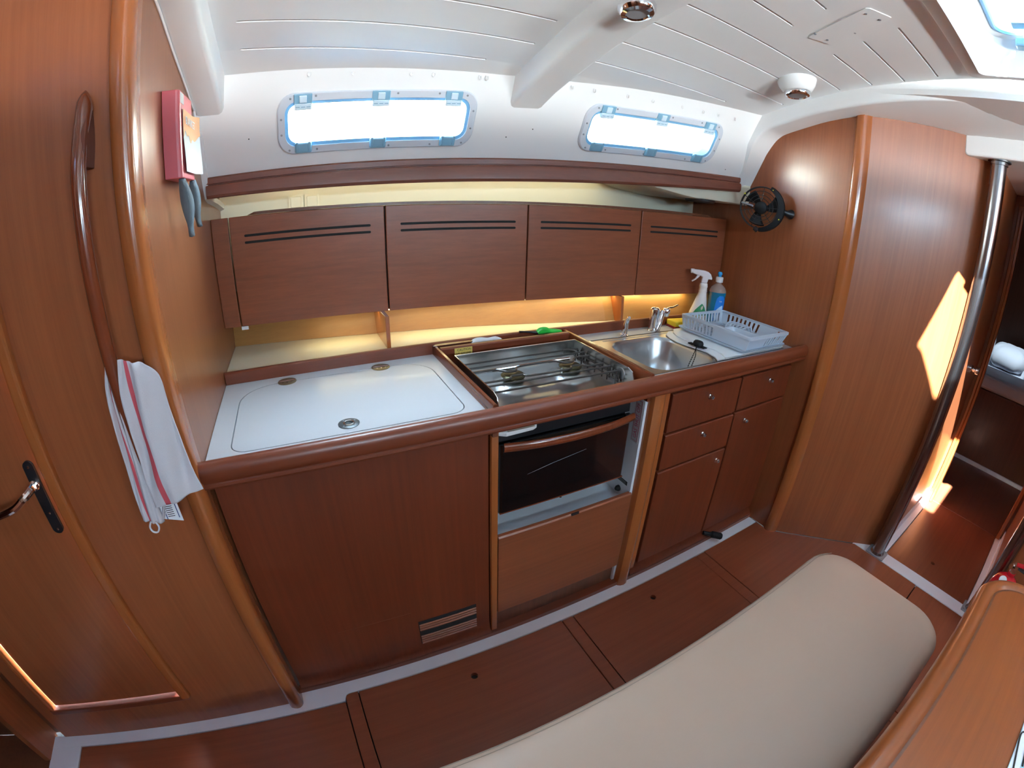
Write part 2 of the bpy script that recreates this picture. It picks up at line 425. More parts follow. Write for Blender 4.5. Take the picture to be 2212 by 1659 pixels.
# aft arch with the side frame that runs down the right bulkhead
AP = [(-2.5, 1.93), (-2.0, 1.98), (-1.6, 2.0), (-1.05, 2.005), (-.75, 1.995), (-.58, 1.982), (-.41, 1.965), (-.23, 1.942), (-.155, 1.930), (0, 1.903), (.115, 1.872), (.206, 1.845), (.24, 1.828), (.27, 1.80), (.318, 1.729), (.383, 1.606), (.415, 1.53)]
def xf(y): return 2.045 + .45 * max(0, -.2 - y) ** 2 if y > YM else 2.045 + .45 * max(0, y - 2 * YM - .2 + .4) ** 2
rings = []
ap = [(v[0], v[1]) for v in catmull([(a, b, 0) for a, b in AP], 3)]
ap = [p_ for p_ in ap if abs(p_[0] + .158) > .012]
ap = sorted(ap + [(-.1581, 1.9305), (-.1579, 1.9305)])
for i, (y, z) in enumerate(ap):
    x0 = xf(y) + (.04 if y > .3 else 0) * min(1, (y - .3) / .06 if y > .3 else 0)
    tp = (y, max(zceil(y), z) + .05) if y < .22 else (y + .16, z + .06)
    rear = 2.19 if y > -.158 else 2.60
    zr_ = z + .003 if y > -.158 else interp(y, [-.49, -.16], [1.952, 1.936])
    rings.append([(x0 + .012, tp[0], tp[1]), (x0, y, z + .012), (x0 + .004, y, z + .003), (x0 + .014, y, z), (rear, y, zr_), (rear, tp[0], tp[1] + .02)])
obj('arch', MB().loft(rings), m_gel, ceiling, smooth=True, auto=50)
# soffit block over the passage
sb = MB().prism([(-.488, 1.885), (-.50, 1.875), (-1.26, 1.90), (-1.26, 2.10), (-.478, 2.10)], 'x', 2.50, 3.43)
obj('soffit', sb, m_gel, ceiling, bevel=.012)
aftc = MB().grid(lambda x, y: (x, y, 1.99), [2.05, 2.62, 3.28, 3.46], [-2.7, -1.95, -1.27, .4])
obj('aft_panel', aftc, m_gel, ceiling, solid=.02)

# ---- access panel, drill marks
def zq(x, y, d): return (x, y, zceil(y) - d)
pp = [(1.551, -.240), (1.560, -.234), (1.632, -.262), (1.638, -.272), (1.560, -.480), (1.550, -.486), (1.478, -.456), (1.473, -.446)]
mbp = MB(); n_ = len(pp)
mbp.add([zq(x, y, .0025) for x, y in pp] + [zq(x, y, -.004) for x, y in pp], [tuple(range(n_))] + [(i, (i + 1) % n_, n_ + (i + 1) % n_, n_ + i) for i in range(n_)])
acp = tag(obj('access_panel', mbp, m_gel), 'white screwed access panel flush in the scored ceiling near the hatch', 'panel')
for x, y in ((1.545, -.262), (1.60, -.272), (1.598, -.36), (1.50, -.435), (1.548, -.455)):
    obj('screw', MB().lathe([(.0001, -.0012), (.004, -.001), (.004, .003)], (x, y, zceil(y) - .0035), n=8), m_screw, acp)

# ---- cabin sides with long portlights
WN = [(.243, .862, .043, .217), (1.255, 1.888, .043, .212)]
def cabin_side(side):
    mb = MB()
    for (rx0, rx1), (a, b, c, d) in zip(((-.05, 1.04), (1.04, 2.2)), WN):
        inner = rrect(a + .012, b - .012, c + .012, d - .012, .045, 6)
        pts, fs = ring_plate(inner, (rx0, rx1, -.045, .345), 6)
        mb.add([S(x, w, 0, side) for x, w in pts], fs)
        nn = len(inner)
        mb.add([S(x, w, 0, side) for x, w in inner] + [S(x, w, -.035, side) for x, w in inner], [(i, (i + 1) % nn, nn + (i + 1) % nn, nn + i) for i in range(nn)])
    if side < 0:
        mb.grid(lambda x, w: S(x, w, 0, side), lin(-2.0, -.05, 8), [-.10, .345])
    return mb
wb = st(obj('wall_back', cabin_side(1), m_gel, smooth=True))
wf = st(obj('wall_starboard', cabin_side(-1), m_gel, smooth=True))
# starboard: lining below the windows
obj('lining', MB().box(-2.0, 3.5, -2.75, -2.70, -.02, 1.62), m_wz, wf)
obj('side_deck', MB().box(-2.0, 3.5, -2.78, -2.55, 1.55, 1.58), m_gel, wf)
# port: hull lining behind the lockers and side deck above it
hl = MB()
xs_ = lin(-.10, 2.25, 12)
def yb2(x): return .90 - .0864 * x
hl.grid(lambda x, z: (x, yb2(x) + .02 * math.sin((z - 1) * 3), z), xs_, lin(-.06, 1.64, 12))
obj('hull_lining', hl, m_cream, wb, smooth=True)
sd = MB().grid(lambda x, t: (x, yr(x) + .045 + t * (yb2(x) - yr(x)), zr(x) + .02 + .02 * t), xs_, lin(0, 1.1, 3))
obj('side_deck', sd, m_cream, wb, solid=.012)
obj('deck_edge', MB().grid(lambda x, t: (x, yr(x) + .035 + .5 * t, zr(x) + .34 * t + .05), xs_, lin(0, 1, 2)), m_cream, wb)
# moulded flange of the liner along the left bulkhead
fl = [(.542, 1.70), (.584, 1.568), (.618, 1.505), (.66, 1.493), (.782, 1.483), (.93, 1.463), (.985, 1.450), (1.0, 1.43)]
rg = []
for i, (y, z) in enumerate(fl):
    rg.append([(-.001, y - .004, z - .010), (.016, y, z - .004), (.018, y + .012, z + .012), (-.001, y + .02, z + .02)])
obj('liner_flange', MB().loft(rg), m_gel, wb, smooth=True)
# white edge beads where the liner meets the bulkheads
obj('edge_bead', MB().tube([(.003, y, zceil(y) - .052 - max(0, y - .1) * .08) for y in lin(-.03, .49, 16)] + [(.003, .50, 1.752), (.003, .542, 1.69), (.003, .584, 1.568), (.003, .616, 1.507)], .0035, 6), m_gel, wb, smooth=True)
# aft corner of the side deck, carrying the loudspeaker
rgs = []
for x in (1.58, 1.66, 1.74, 1.80, 1.86, 1.95, 2.05, 2.12, 2.178):
    zb = interp(x, [1.58, 1.66, 1.80, 1.86], [1.548, 1.530, 1.512, 1.507]); y_ = yr(x) + .012
    rgs.append([(x, y_, 1.60), (x, y_, zb + .012), (x, y_ + .004, zb + .003), (x, y_ + .014, zb), (x, .82, zb - .004), (x, .82, 1.60)])
obj('deck_corner', MB().loft(rgs), m_cream, wb, smooth=True)
# little holes left in the liner
for x, w in ((.155, .10), (.985, .075), (1.075, .105), (1.99, .03)):
    obj('screw_hole', MB().lathe([(.0001, .0006), (.0022, .0006), (.0022, -.001)], S(x, w), (0, -.9, -.43), 8), m_ink, wb)

# windows
def window(num, a, b, c, d, side, detail=True):
    w = bpy.data.objects.new('window_%d' % num, None); COL.objects.link(w); o0 = S((a + b) / 2, c, 0, side); w.location = o0; ORG[w.name] = o0; w['kind'] = 'structure'
    def ringmesh(x0, x1, y0, y1, r0, g, r1, n0, n1):
        A = rrect(x0, x1, y0, y1, r0, 7); Bq = rrect(x0 + g, x1 - g, y0 + g, y1 - g, r1, 7)
        def dens(L):
            out = []
            for i in range(len(L)):
                p, q = L[i], L[(i + 1) % len(L)]
                k = 10 if abs(p[0] - q[0]) > .2 else 1
                out += [(p[0] + (q[0] - p[0]) * t / k, p[1] + (q[1] - p[1]) * t / k) for t in range(k)]
            return out
        A = dens(A); Bq = dens(Bq)
        A = A[:len(Bq)]; mb = MB()
        bev = .004
        A2 = [(p[0] + (q[0] - p[0]) * .15, p[1] + (q[1] - p[1]) * .15) for p, q in zip(A, Bq)]
        rings = [[S(*p, n0, side) for p in A], [S(*p, n1 - bev, side) for p in A], [S(*p, n1, side) for p in A2], [S(*p, n1, side) for p in Bq], [S(*p, n0, side) for p in Bq]]
        return mb.loft(rings, cap=False)
    obj('frame', ringmesh(a, b, c, d, .052, .023, .036, -.002, .010), m_frame, w, smooth=True)
    obj('gasket', ringmesh(a + .021, b - .021, c + .021, d - .021, .038, .012, .028, -.034, .004), m_gasket, w, smooth=True)
    pane = MB().grid(lambda x, y: S(x, y, -.030, side), lin(a + .01, b - .01, 10), [c + .01, d - .01])
    obj('pane', pane, m_glass, w)
    if detail:
        for k, fx in enumerate((.125, .50, .865)):
            x = a + (b - a) * fx
            def bx(x0, x1, w0, w1, n0, n1):
                return MB().add([S(xx, ww, nn, side) for xx in (x0, x1) for ww in (w0, w1) for nn in (n0, n1)],
                                [(0, 1, 3, 2), (4, 6, 7, 5), (0, 4, 5, 1), (2, 3, 7, 6), (0, 2, 6, 4), (1, 5, 7, 3)])
            l = obj('latch', bx(x - .027, x + .027, d - .030, d - .002, .006, .016), m_latch, w, bevel=.002)
            obj('tongue', bx(x - .026, x + .026, d - .046, d - .028, .004, .019), m_latchw, l, bevel=.002)
            obj('button', bx(x - .011, x + .011, d - .026, d - .006, .015, .020), m_latchw, l, bevel=.002)
            for q in (-.016, 0, .016): obj('slot', bx(x + q - .006, x + q + .006, d - .038, d - .036, .0185, .0195), m_latch, l)
            l = obj('hinge', bx(x - .026, x + .026, c + .004, c + .036, .006, .017), m_latch, w, bevel=.005)
            for q in (-.019, .019): obj('hinge_cap', bx(x + q - .004, x + q + .004, c + .010, c + .038, .016, .020), m_latch, l, bevel=.002)
        sc_ = [(a + .04, d - .014), (a + .115, d - .010), (a + .30, d - .010), (a + .36, d - .010), (b - .13, d - .010), (b - .04, d - .014),
               (a + .012, d - .07), (a + .012, c + .06), (b - .012, d - .06), (b - .012, c + .06), (a + .035, c + .014), (a + .12, c + .012), (a + .29, c + .010), (a + .345, c + .010), (b - .14, c + .010), (b - .035, c + .014)]
        for x, y in sc_:
            obj('screw', MB().lathe([(.0001, .0015), (.0035, .001), (.0038, -.002)], S(x, y, .010, side), (0, -.9 * side, -.43), 8), m_screw, w)
    return w
for i, q in enumerate(WN):
    window(i + 1, *q, 1); window(i + 3, *q, -1, False)
    c_ = S((q[0] + q[1]) / 2, (q[2] + q[3]) / 2, -.06); portal(c_, (0, -.9, -.43), q[1] - q[0], .20)
    c_ = S((q[0] + q[1]) / 2, (q[2] + q[3]) / 2, -.06, -1); portal(c_, (0, .9, -.43), q[1] - q[0], .20)
portal(((HX0 + HX1) / 2, (HY0 + HY1) / 2, 2.2), (0, 0, -1), HX1 - HX0, HY1 - HY0)
portal(((FX0 + FX1) / 2, (FY0 + FY1) / 2, 2.2), (0, 0, -1), FX1 - FX0, FY1 - FY0)

# deck hatches
def hatch(name, x0, x1, y0, y1, lab):
    t = thing(name, lab, 'hatch', ((x0 + x1) / 2, (y0 + y1) / 2, 2.05))
    def fr(a0, a1, r0, z0, g, r1, z1, mb=None):
        A = rrect(x0 + a0, x1 - a0, y0 + a0, y1 - a0, r0, 7); Bq = rrect(x0 + g, x1 - g, y0 + g, y1 - g, r1, 7)
        return [(p[0], p[1], z0) for p in A], [(p[0], p[1], z1) for p in Bq]
    def lp(g, r, z): return [(p[0], p[1], z) for p in rrect(x0 + g, x1 - g, y0 + g, y1 - g, r, 7)]
    zc = zceil(y1 if abs(y1 - YM) > abs(y0 - YM) else y0)
    obj('trim_ring', MB().loft([lp(-.045, .02, 2.075), lp(-.045, .02, zc - .008), lp(-.038, .02, zc - .013), lp(-.006, .02, zc - .013), lp(.0, .03, zc - .008), lp(0, .03, 2.09)], cap=False), m_gel, t, smooth=True)
    obj('coaming', MB().loft([lp(-.002, .03, 2.03), lp(.012, .05, 2.07), lp(.03, .06, 2.10), lp(.034, .07, 2.135), lp(.05, .07, 2.14), lp(.05, .07, 2.157), lp(-.08, .02, 2.157)], cap=False), m_gel, t, smooth=True)
    obj('gasket', MB().loft([lp(.048, .07, 2.142), lp(.062, .06, 2.136), lp(.066, .06, 2.142), lp(.066, .06, 2.16)], cap=False), m_gasket, t, smooth=True)
    obj('pane', MB().box(x0 + .03, x1 - .03, y0 + .03, y1 - .03, 2.158, 2.166), m_acryl if x0 > 0 else m_smoke, t)
    for yy in ((y0 + y1) / 2 + .17, (y0 + y1) / 2 - .17):
        l = obj('latch', MB().box(x1 - .075, x1 - .032, yy - .045, yy + .045, 2.100, 2.125), m_latch, t, bevel=.006)
        obj('lever', MB().box(x1 - .13, x1 - .085, yy - .05, yy + .05, 2.145, 2.158), m_latch, l, bevel=.003)
    return t
hatch('deck_hatch', HX0, HX1, HY0, HY1, 'bright acrylic deck hatch with white frame at upper right corner of ceiling')
hatch('forward_hatch', FX0, FX1, FY0, FY1, 'square acrylic deck hatch in ceiling forward of the galley behind the camera')

# ------------------------------------------------------------------ floor
floor = st(obj('floor', MB().box(-2.0, 5.6, -2.78, 1.05, -.06, -.016), m_gap))
G = .0018
def board(x0, x1, y0, y1, hole=None, r=0, poly=None, bev=.0015, m=None):
    mb = MB()
    if poly: mb.prism([(a, b) for a, b in poly], 'z', -.016, 0)
    elif hole:
        inner = [(hole[0] + .0125 * math.cos(2 * PI * k / 24), hole[1] + .0125 * math.sin(2 * PI * k / 24)) for k in range(24)]
        pts, fs = ring_plate(inner, (x0 + G, x1 - G, y0 + G, y1 - G), 1); n = len(pts)
        mb.add([(a, b, 0) for a, b in pts] + [(a, b, -.016) for a, b in pts], fs + [tuple(i + n for i in f) for f in fs] + [(i, (i + 1) % 24, n + (i + 1) % 24, n + i) for i in range(24)]
               + [(n - 24 + i, n - 24 + (i + 1) % 24, 2 * n - 24 + (i + 1) % 24, 2 * n - 24 + i) for i in range(24)])
    else: mb.box(x0 + G, x1 - G, y0 + G, y1 - G, -.016, 0)
    return obj('floorboard', mb, m or m_floor, floor, bevel=bev if not hole else 0, seg=1)
board(-.828, .142, -2.7, -.093)
board(.142, .190, -2.7, -.068, poly=[(.144, -2.7), (.188, -2.7), (.188, -.068), (.158, -.068), (.148, -.072), (.144, -.082)], bev=0)
board(.190, .972, -2.7, -.068, hole=(.578, -.150))
board(.972, 1.023, -2.7, -.068)
board(1.023, 1.700, -2.7, -.068, hole=(1.363, -.152))
board(1.700, 1.757, -2.7, -.068)
board(0, 0, 0, 0, poly=[(1.759, -.897), (2.509, -.897), (2.509, -.510), (2.20, -.175), (2.175, -.155), (2.172, -.068), (1.759, -.068)], bev=.001)
board(1.757, 2.509, -2.7, -.900)
board(2.602, 3.445, -1.165, -.672, hole=(2.77, -.908))
board(3.447, 4.40, -1.80, -.30)
board(-1.95, -.953, -2.7, -.028, m=m_dark)
def strip(name, poly, z=0.001): return st(obj(name, MB().prism(poly, 'z', -.016, z), m_strip))
strip('trim_1', [(-.95, -.048), (-.95, -.092), (.140, -.092), (.144, -.080), (.150, -.069), (.160, -.066), (2.172, -.066), (2.172, -.020), (.0, -.020), (-.02, -.048)])
strip('trim_2', [(-.952, -2.7), (-.830, -2.7), (-.830, -.0925), (-.952, -.0925)])
strip('trim_3', [(2.512, -1.20), (2.600, -1.20), (2.600, -.56), (2.512, -.50)])
strip('trim_4', [(2.600, -.670), (3.445, -.670), (3.445, -.635), (2.600, -.635)], .012)
strip('trim_5', [(2.600, -1.20), (3.445, -1.20), (3.445, -1.167), (2.600, -1.167)], .012)
st(obj('baseboard_left', MB().box(2.60, 3.43, -.636, -.628, 0, .07), m_strip))
st(obj('baseboard_right', MB().box(2.60, 3.43, -1.208, -1.199, 0, .07), m_strip))
st(obj('baseboard_back', MB().box(4.385, 4.40, -1.8, -.3, 0, .03), m_strip))

# ------------------------------------------------------------------ bulkheads
wl = st(obj('wall_left', MB().box(-.025, 0, -.03, 1.05, 0, 2.03), m_wallwarm))
# corner post, rounded
prof = [(-.041, -.045), (-.041, -.060), (-.037, -.068), (-.028, -.073), (-.018, -.076), (-.008, -.075), (-.001, -.070), (.004, -.062), (.005, -.045), (.004, -.015), (-.041, -.015)]
st(obj('trim_6', MB().prism([(x - .004, y) for x, y in prof], 'z', 0, 2.04), m_trimz, smooth=True))
wfr = MB()
wfr.box(-.335, -.03, -.05, -.03, 0, 2.05); wfr.box(-.905, -.335, -.05, -.03, 0, .168); wfr.box(-.905, -.83, -.05, -.03, .168, 2.05); wfr.box(-.83, -.335, -.05, -.03, 1.92, 2.05)
wfront = st(obj('wall_front', wfr, m_dark if False else m_wz))
d1 = thing('door_1', 'brown wooden cabin door with black plate and chrome lever handle', 'door', (-.58, -.045, .17)); d1['kind'] = 'structure'; del d1['category']; del d1['label']
obj('panel', MB().box(-.820, -.368, -.046, -.028, .184, 1.91), m_wz, d1, bevel=.002)
obj('frame', MB().box(-.360, -.328, -.066, -.036, .160, 1.93), m_trimz, d1, bevel=.008, seg=3)
obj('frame', MB().box(-.845, -.826, -.062, -.036, .160, 1.93), m_trimz, d1, bevel=.006, seg=3)
obj('sill', MB().box(-.845, -.330, -.064, -.036, .155, .180), m_trimx, d1, bevel=.004, seg=2)
pl = obj('handle_plate', MB().prism(rrect(-.408, -.380, .838, 1.028, .0138, 6), 'y', -.052, -.046), m_black, d1)
for z in (.850, .895, 1.014): obj('screw', MB().lathe([(.0001, .0015), (.0035, .001), (.004, -.001)], (-.394, -.052, z), (0, -1, 0), 10), m_steel, pl)
h_ = obj('lever', MB().tube(catmull([(-.394, -.050, .972), (-.396, -.078, .972), (-.408, -.097, .966), (-.44, -.104, .950), (-.50, -.106, .938), (-.56, -.104, .938)], 5), [.011, .010, .010, .009, .008, .008] * 4 + [.008, .008] if False else .0095, 10), m_chrome, d1, smooth=True, label='chrome lever handle')
obj('rose', MB().lathe([(.013, 0), (.013, .008), (.009, .014), (.009, .02)], (-.394, -.052, .972), (0, -1, 0), 16), m_chrome, h_)
st(obj('trim_7', MB().prism([(x - .885, y - .012) for x, y in [(-.012, .0), (-.014, -.02), (-.004, -.034), (.010, -.034), (.018, -.02), (.018, 0)]], 'z', 0, 2.04), m_trimz, smooth=True))
# forward bulkhead (beyond the white threshold) with its doorway to the dark fore cabin
w2 = MB()
w2.box(-.975, -.950, -.14, -.03, 0, 2.05); w2.box(-.975, -.950, -2.7, -.85, 0, 2.05); w2.box(-.975, -.950, -.85, -.14, 1.85, 2.05)
st(obj('wall_forward', w2, m_wz))
st(obj('wall_fore_cabin', MB().box(-1.95, -1.93, -2.7, 1.0, 0, 2.1).box(-1.95, -.9, -.03, 0, 0, 2.1), m_dark))
st(obj('wall_starboard_aft', MB().box(2.12, 5.6, -2.72, -2.70, 0, 2.1), m_wz))

# right bulkhead, trim, angled panel
wr = st(obj('wall_right', MB().prism([(-.14, 0), (1.0, 0), (1.0, 1.60), (.42, 1.60), (.30, 1.82), (.0, 1.93), (-.14, 1.96)], 'x', 2.18, 2.20), m_wz))
dx, dy = .325 / .4776, -.35 / .4776     # along the panel
nx, ny = -dy, dx
nx, ny = -.35 / .4776 * -1, .325 / .4776
# outward normal toward the cabin: (-.733,-.680)
ox, oy = -.7328, -.6805
p0 = (2.185, -.15)
def pn(s, d): return (p0[0] + dx * s + ox * d, p0[1] + dy * s + oy * d)
wa = st(obj('wall_aft', MB().prism([pn(.01, 0), pn(.602, 0), pn(.602, -.02), pn(.0, -.02)], 'z', 0, 1.975), m_wz))
st(obj('trim_8', MB().prism([(2.176, -.118), (2.166, -.128), (2.164, -.142), (2.170, -.156), (2.182, -.166), (2.196, -.172), (2.206, -.176), (2.214, -.168), (2.19, -.12)], 'z', 0, 1.968), m_trimz, smooth=True))
st(obj('wall_companionway', MB().box(2.66, 3.40, -1.95, -1.226, 0, .98).box(2.64, 2.67, -1.96, -1.228, 0, .06), m_wz, bevel=.004))
# passage walls, door jambs, aft cabin
st(obj('wall_passage_left', MB().box(2.59, 3.43, -.630, -.610, 0, 2.05), m_wz))
st(obj('wall_passage_right', MB().box(2.62, 3.43, -1.225, -1.205, 0, 2.05), m_wz))
ab = MB(); ab.box(3.43, 3.46, -.655, .30, 0, 2.1); ab.box(3.43, 3.46, -2.7, -1.17, 0, 2.1); ab.box(3.43, 3.46, -1.17, -.655, 1.80, 2.1)
st(obj('wall_aft_cabin', ab, m_wz))
st(obj('trim_9', MB().box(3.405, 3.475, -.672, -.652, .0, 1.82).box(3.405, 3.475, -.69, -.672, .0, 1.82), m_trimz, bevel=.005))
st(obj('trim_10', MB().box(3.405, 3.475, -1.19, -1.165, .0, 1.82), m_trimz, bevel=.005))
st(obj('trim_11', MB().box(3.405, 3.475, -1.19, -.65, 1.795, 1.825), m_trimz, bevel=.005))
dk = tag(obj('door_latch', MB().lathe([(.022, 0), (.022, .01), (.012, .016), (.012, .03), (.02, .034), (.02, .05), (.0001, .054)], (3.10, -.630, .93), (0, -1, 0), 18), m_chrome, smooth=True), 'chrome round door latch on passage wall behind the steel pole', 'latch')
ac = MB(); ac.box(4.40, 4.42, -2.7, .3, 0, 2.1) if False else None
st(obj('wall_aft_end', MB().box(5.55, 5.58, -2.7, 1.0, 0, 2.1), m_dark))
st(obj('wall_port_aft', MB().box(3.46, 5.6, .28, .30, 0, 2.1), m_wz))
def hole_(x, y): return 3.6 < x < 4.1 and -1.2 < y < -.4
st(obj('ceiling_aft', MB().grid(lambda x, y: (x, y, 2.0), [3.43, 3.6, 4.1, 5.6], [-2.75, -1.2, -.4, 1.0], skip=hole_), m_gel, solid=.03))
tag(obj('aft_hatch', MB().box(3.58, 4.12, -1.22, -.38, 2.016, 2.022), m_acryl2), 'acrylic deck hatch over the aft cabin berth, out of view', 'hatch')
portal((3.85, -.8, 2.05), (0, 0, -1), .5, .8)
st(obj('wall_port_mid', MB().box(2.20, 3.46, .38, .40, 0, 2.1), m_dark))
st(obj('deck_aft', MB().box(2.3, 2.6, -3.0, 1.2, 2.13, 2.16).box(2.6, 3.3, -1.25, 1.2, 2.13, 2.16).box(2.6, 3.3, -3.0, -1.97, 2.13, 2.16), m_gel))
ch = tag(obj('companionway_hatch', MB().box(2.58, 3.34, -1.98, -1.23, 2.02, 2.045), m_gel), 'white sliding companionway hatch above the passage steps, out of view', 'hatch')
dg_ = MB()
dg_.grid(lambda u, v: (-1.95 + 1.08 * math.cos(v) * abs(math.cos(u)) ** .2, -1.1 + .95 * math.sin(v) * abs(math.cos(u)) ** .2, 2.17 + 1.25 * max(0, math.sin(u)) ** .5), lin(0, PI / 2, 8), lin(0, 2 * PI, 21))
sb_ = MB().grid(lambda u, v: (.64 + .36 * math.cos(v) * abs(math.cos(u)) ** .3, -.95 + .62 * math.sin(v) * abs(math.cos(u)) ** .3, 2.16 + (.60 + .09 * math.sin(9 * v) + .05 * math.sin(23 * v)) * max(0, math.sin(u)) ** .6), lin(0, PI / 2, 10), lin(0, 2 * PI, 41))
tag(obj('hatch_blocker', sb_, m_bed, smooth=True), 'lumpy white blocker added unseen on deck, cutting sun to the bright hatch', 'sail bag')  # added unseen bulk, its ragged top shapes the sun patch below the hatch
tag(obj('blocker', dg_, m_grey, smooth=True), 'added grey dinghy stowed on the foredeck, out of view', 'blocker')  # added unseen bulk that shades the forward hatch from direct sun

# grab poles
def pole(x, y, top, lab):
    t = thing('grab_pole', lab, 'pole', (x, y, 0), 'steel grab poles by the passage')
    obj('tube', MB().tube([(x, y, .004), (x, y, top)], .033, 32), m_pole, t, smooth=True)
    b = obj('base_plate', MB().prism(rrect(x - .044, x + .044, y - .052, y + .052, .006, 3), 'z', .001, .009), m_grey, t)
    obj('collar', MB().lathe([(.039, .009), (.038, .014), (.035, .018), (.0335, .024)], (x, y, 0), n=28), m_pole, t, smooth=True)
    for sx in (-1, 1):
        for sy in (-1, 1): obj('screw', MB().lathe([(.0001, .003), (.004, .002), (.0045, -.001)], (x + sx * .031, y + sy * .041, .009), n=8), m_screw, b)
    obj('top_flange', MB().lathe([(.038, 0), (.038, .012), (.050, .014), (.050, .018)], (x, y, top - .018), n=24), m_pole, t, smooth=True)
    return t
pole(2.552, -.632, 1.879, 'polished steel grab pole standing at the end of the angled wood panel')
pole(2.595, -1.205, 1.90, 'dull steel grab pole beside the table and red extinguisher')

# aft cabin berth seen through the passage
bt = thing('berth', 'aft cabin berth with dark wood front and white mattress behind the passage', 'bed', (4.8, -.9, 0))
obj('berth_front', MB().box(4.40, 4.42, -1.95, .25, .03, .58), m_dark, bt)
obj('mattress', MB().box(4.39, 5.5, -1.95, .25, .585, .70), m_bed, bt, bevel=.03, seg=4)
def pillow(cx, cy, cz, sx, sy, sz, lab):
    mb = MB(); n = 14
    def f(u, v): 
        a = -PI / 2 + PI * u; b = 2 * PI * v
        e = .55
        sg = lambda q, p: math.copysign(abs(q) ** p, q)
        return (cx + sx * sg(math.cos(a), e) * sg(math.cos(b), e), cy + sy * sg(math.cos(a), e) * sg(math.sin(b), e), cz + sz * math.sin(a) + .01 * math.sin(7 * b) * math.cos(a))
    mb.grid(f, lin(0, 1, n), lin(0, 1, 25))
    return tag(obj('pillow', mb, m_bed, smooth=True), lab, 'pillow', 'pillows on the aft berth')
pillow(4.95, -.72, .80, .22, .17, .10, 'larger white pillow heaped on the aft berth by the far wall')
pillow(4.60, -1.08, .755, .15, .14, .055, 'flatter white pillow lying in front on the aft berth')

# ------------------------------------------------------------------ galley furniture
# icebox unit, left
t = thing('icebox_cabinet', 'plain brown wooden cabinet front under the white lid with small louvred vent', 'cabinet', (.35, .2, 0))
obj('front_panel', MB().prism([(0, .884), (.018, .884), (.018, .02), (-.018, .02), (-.018, .028), (-.012, .034), (-.006, .046), (-.002, .062), (0, .08)], 'x', .006, .702), m_front, t, smooth=True, auto=30)
obj('plinth', MB().box(.0, .704, -.020, .0, 0.001, .021), m_trimx, t)
vt = obj('vent', MB().box(.447, .653, -.0012, .004, .070, .195), m_gap, t)
for k in range(9):
    z0 = .078 + k * .0125
    if k in (4, 5): continue
    mbv = MB().tube([(.449, -.004, z0), (.550, -.0045, z0), (.651, -.004, z0)], .0042, 6)
    obj('slat', mbv, m_wx, vt, smooth=True)
obj('slat', MB().box(.452, .649, -.002, .0, .121, .146, rot=Matrix.Rotation(.08, 3, 'Y')), m_gap, vt)
obj('seam', MB().box(.19, .43, -.0006, .002, .2515, .2525), m_dark, t)

# stove bay: liner, posts, lower panel
t = thing('stove_bay', 'white lined recess holding the stove above a plain wooden panel', 'cabinet', (1.0, .2, 0))
obj('post', MB().prism([(.706, .02), (.706, -.004), (.709, -.009), (.728, -.009), (.731, -.004), (.731, .02)], 'z', .001, .884), m_trimz, t)
obj('post', MB().prism([(1.268, .03), (1.268, -.012), (1.272, -.024), (1.282, -.031), (1.298, -.034), (1.314, -.030), (1.326, -.020), (1.334, -.004), (1.338, .03)], 'z', .001, .884), m_trimz, t, smooth=True)
lm = MB(); lm.box(1.256, 1.267, .001, .46, .02, .905); lm.box(.732, .742, .02, .46, .42, .85); lm.box(.735, 1.262, .45, .46, .42, .86); lm.box(.735, 1.262, .016, .46, .425, .437)
obj('liner', lm, mat('white_liner_board', (.72, .75, .79), .3), t)
obj('lower_panel', MB().prism([(-.006, .112), (-.006, .474), (-.002, .480), (.010, .480), (.014, .474), (.014, .112)], 'x', .733, 1.262), m_wx, t, bevel=.002)
obj('toe_board', MB().box(.733, 1.266, .012, .020, .022, .13), m_dark, t)
obj('plinth', MB().box(.704, 1.34, -.020, .03, 0.001, .021), m_trimx, t)
obj('stopper', MB().lathe([(.0001, 0), (.012, 0), (.011, .008), (.006, .016), (.0001, .018)], (1.256, .062, .462), (-1, 0, 0), 12), m_rubber, t)
s_ = obj('dark_sticker', MB().box(1.2552, 1.256, .022, .082, .496, .512), m_ink, t)
for z in (.501, .507): obj('print', MB().box(1.2548, 1.2552, .030, .070, z - .0008, z + .0008), m_grey, s_)
lb = obj('label', MB().box(1.2552, 1.256, .008, .044, .680, .842), m_whitelam, t, label='white label reading GAS SHUT OFF in red')
for (y0, y1, z0, z1) in ((.012, .0135, .686, .836), (.0385, .040, .686, .836), (.012, .040, .686, .6875), (.012, .040, .8345, .836)):
    obj('border', MB().box(1.2549, 1.2552, y0, y1, z0, z1), m_redink, lb)
text('GAS SHUT OFF', .0225, (1.2548, .0255, .761), (0, 0, 1), (0, 1, 0), m_redink, parent=lb, ext=.0002, sx=.86)
obj('marker', MB().box(1.045, 1.053, .135, .165, .437, .4385), m_ink, t)
obj('marker', MB().box(1.00, 1.03, -.0065, -.003, .472, .481), m_gap, t)

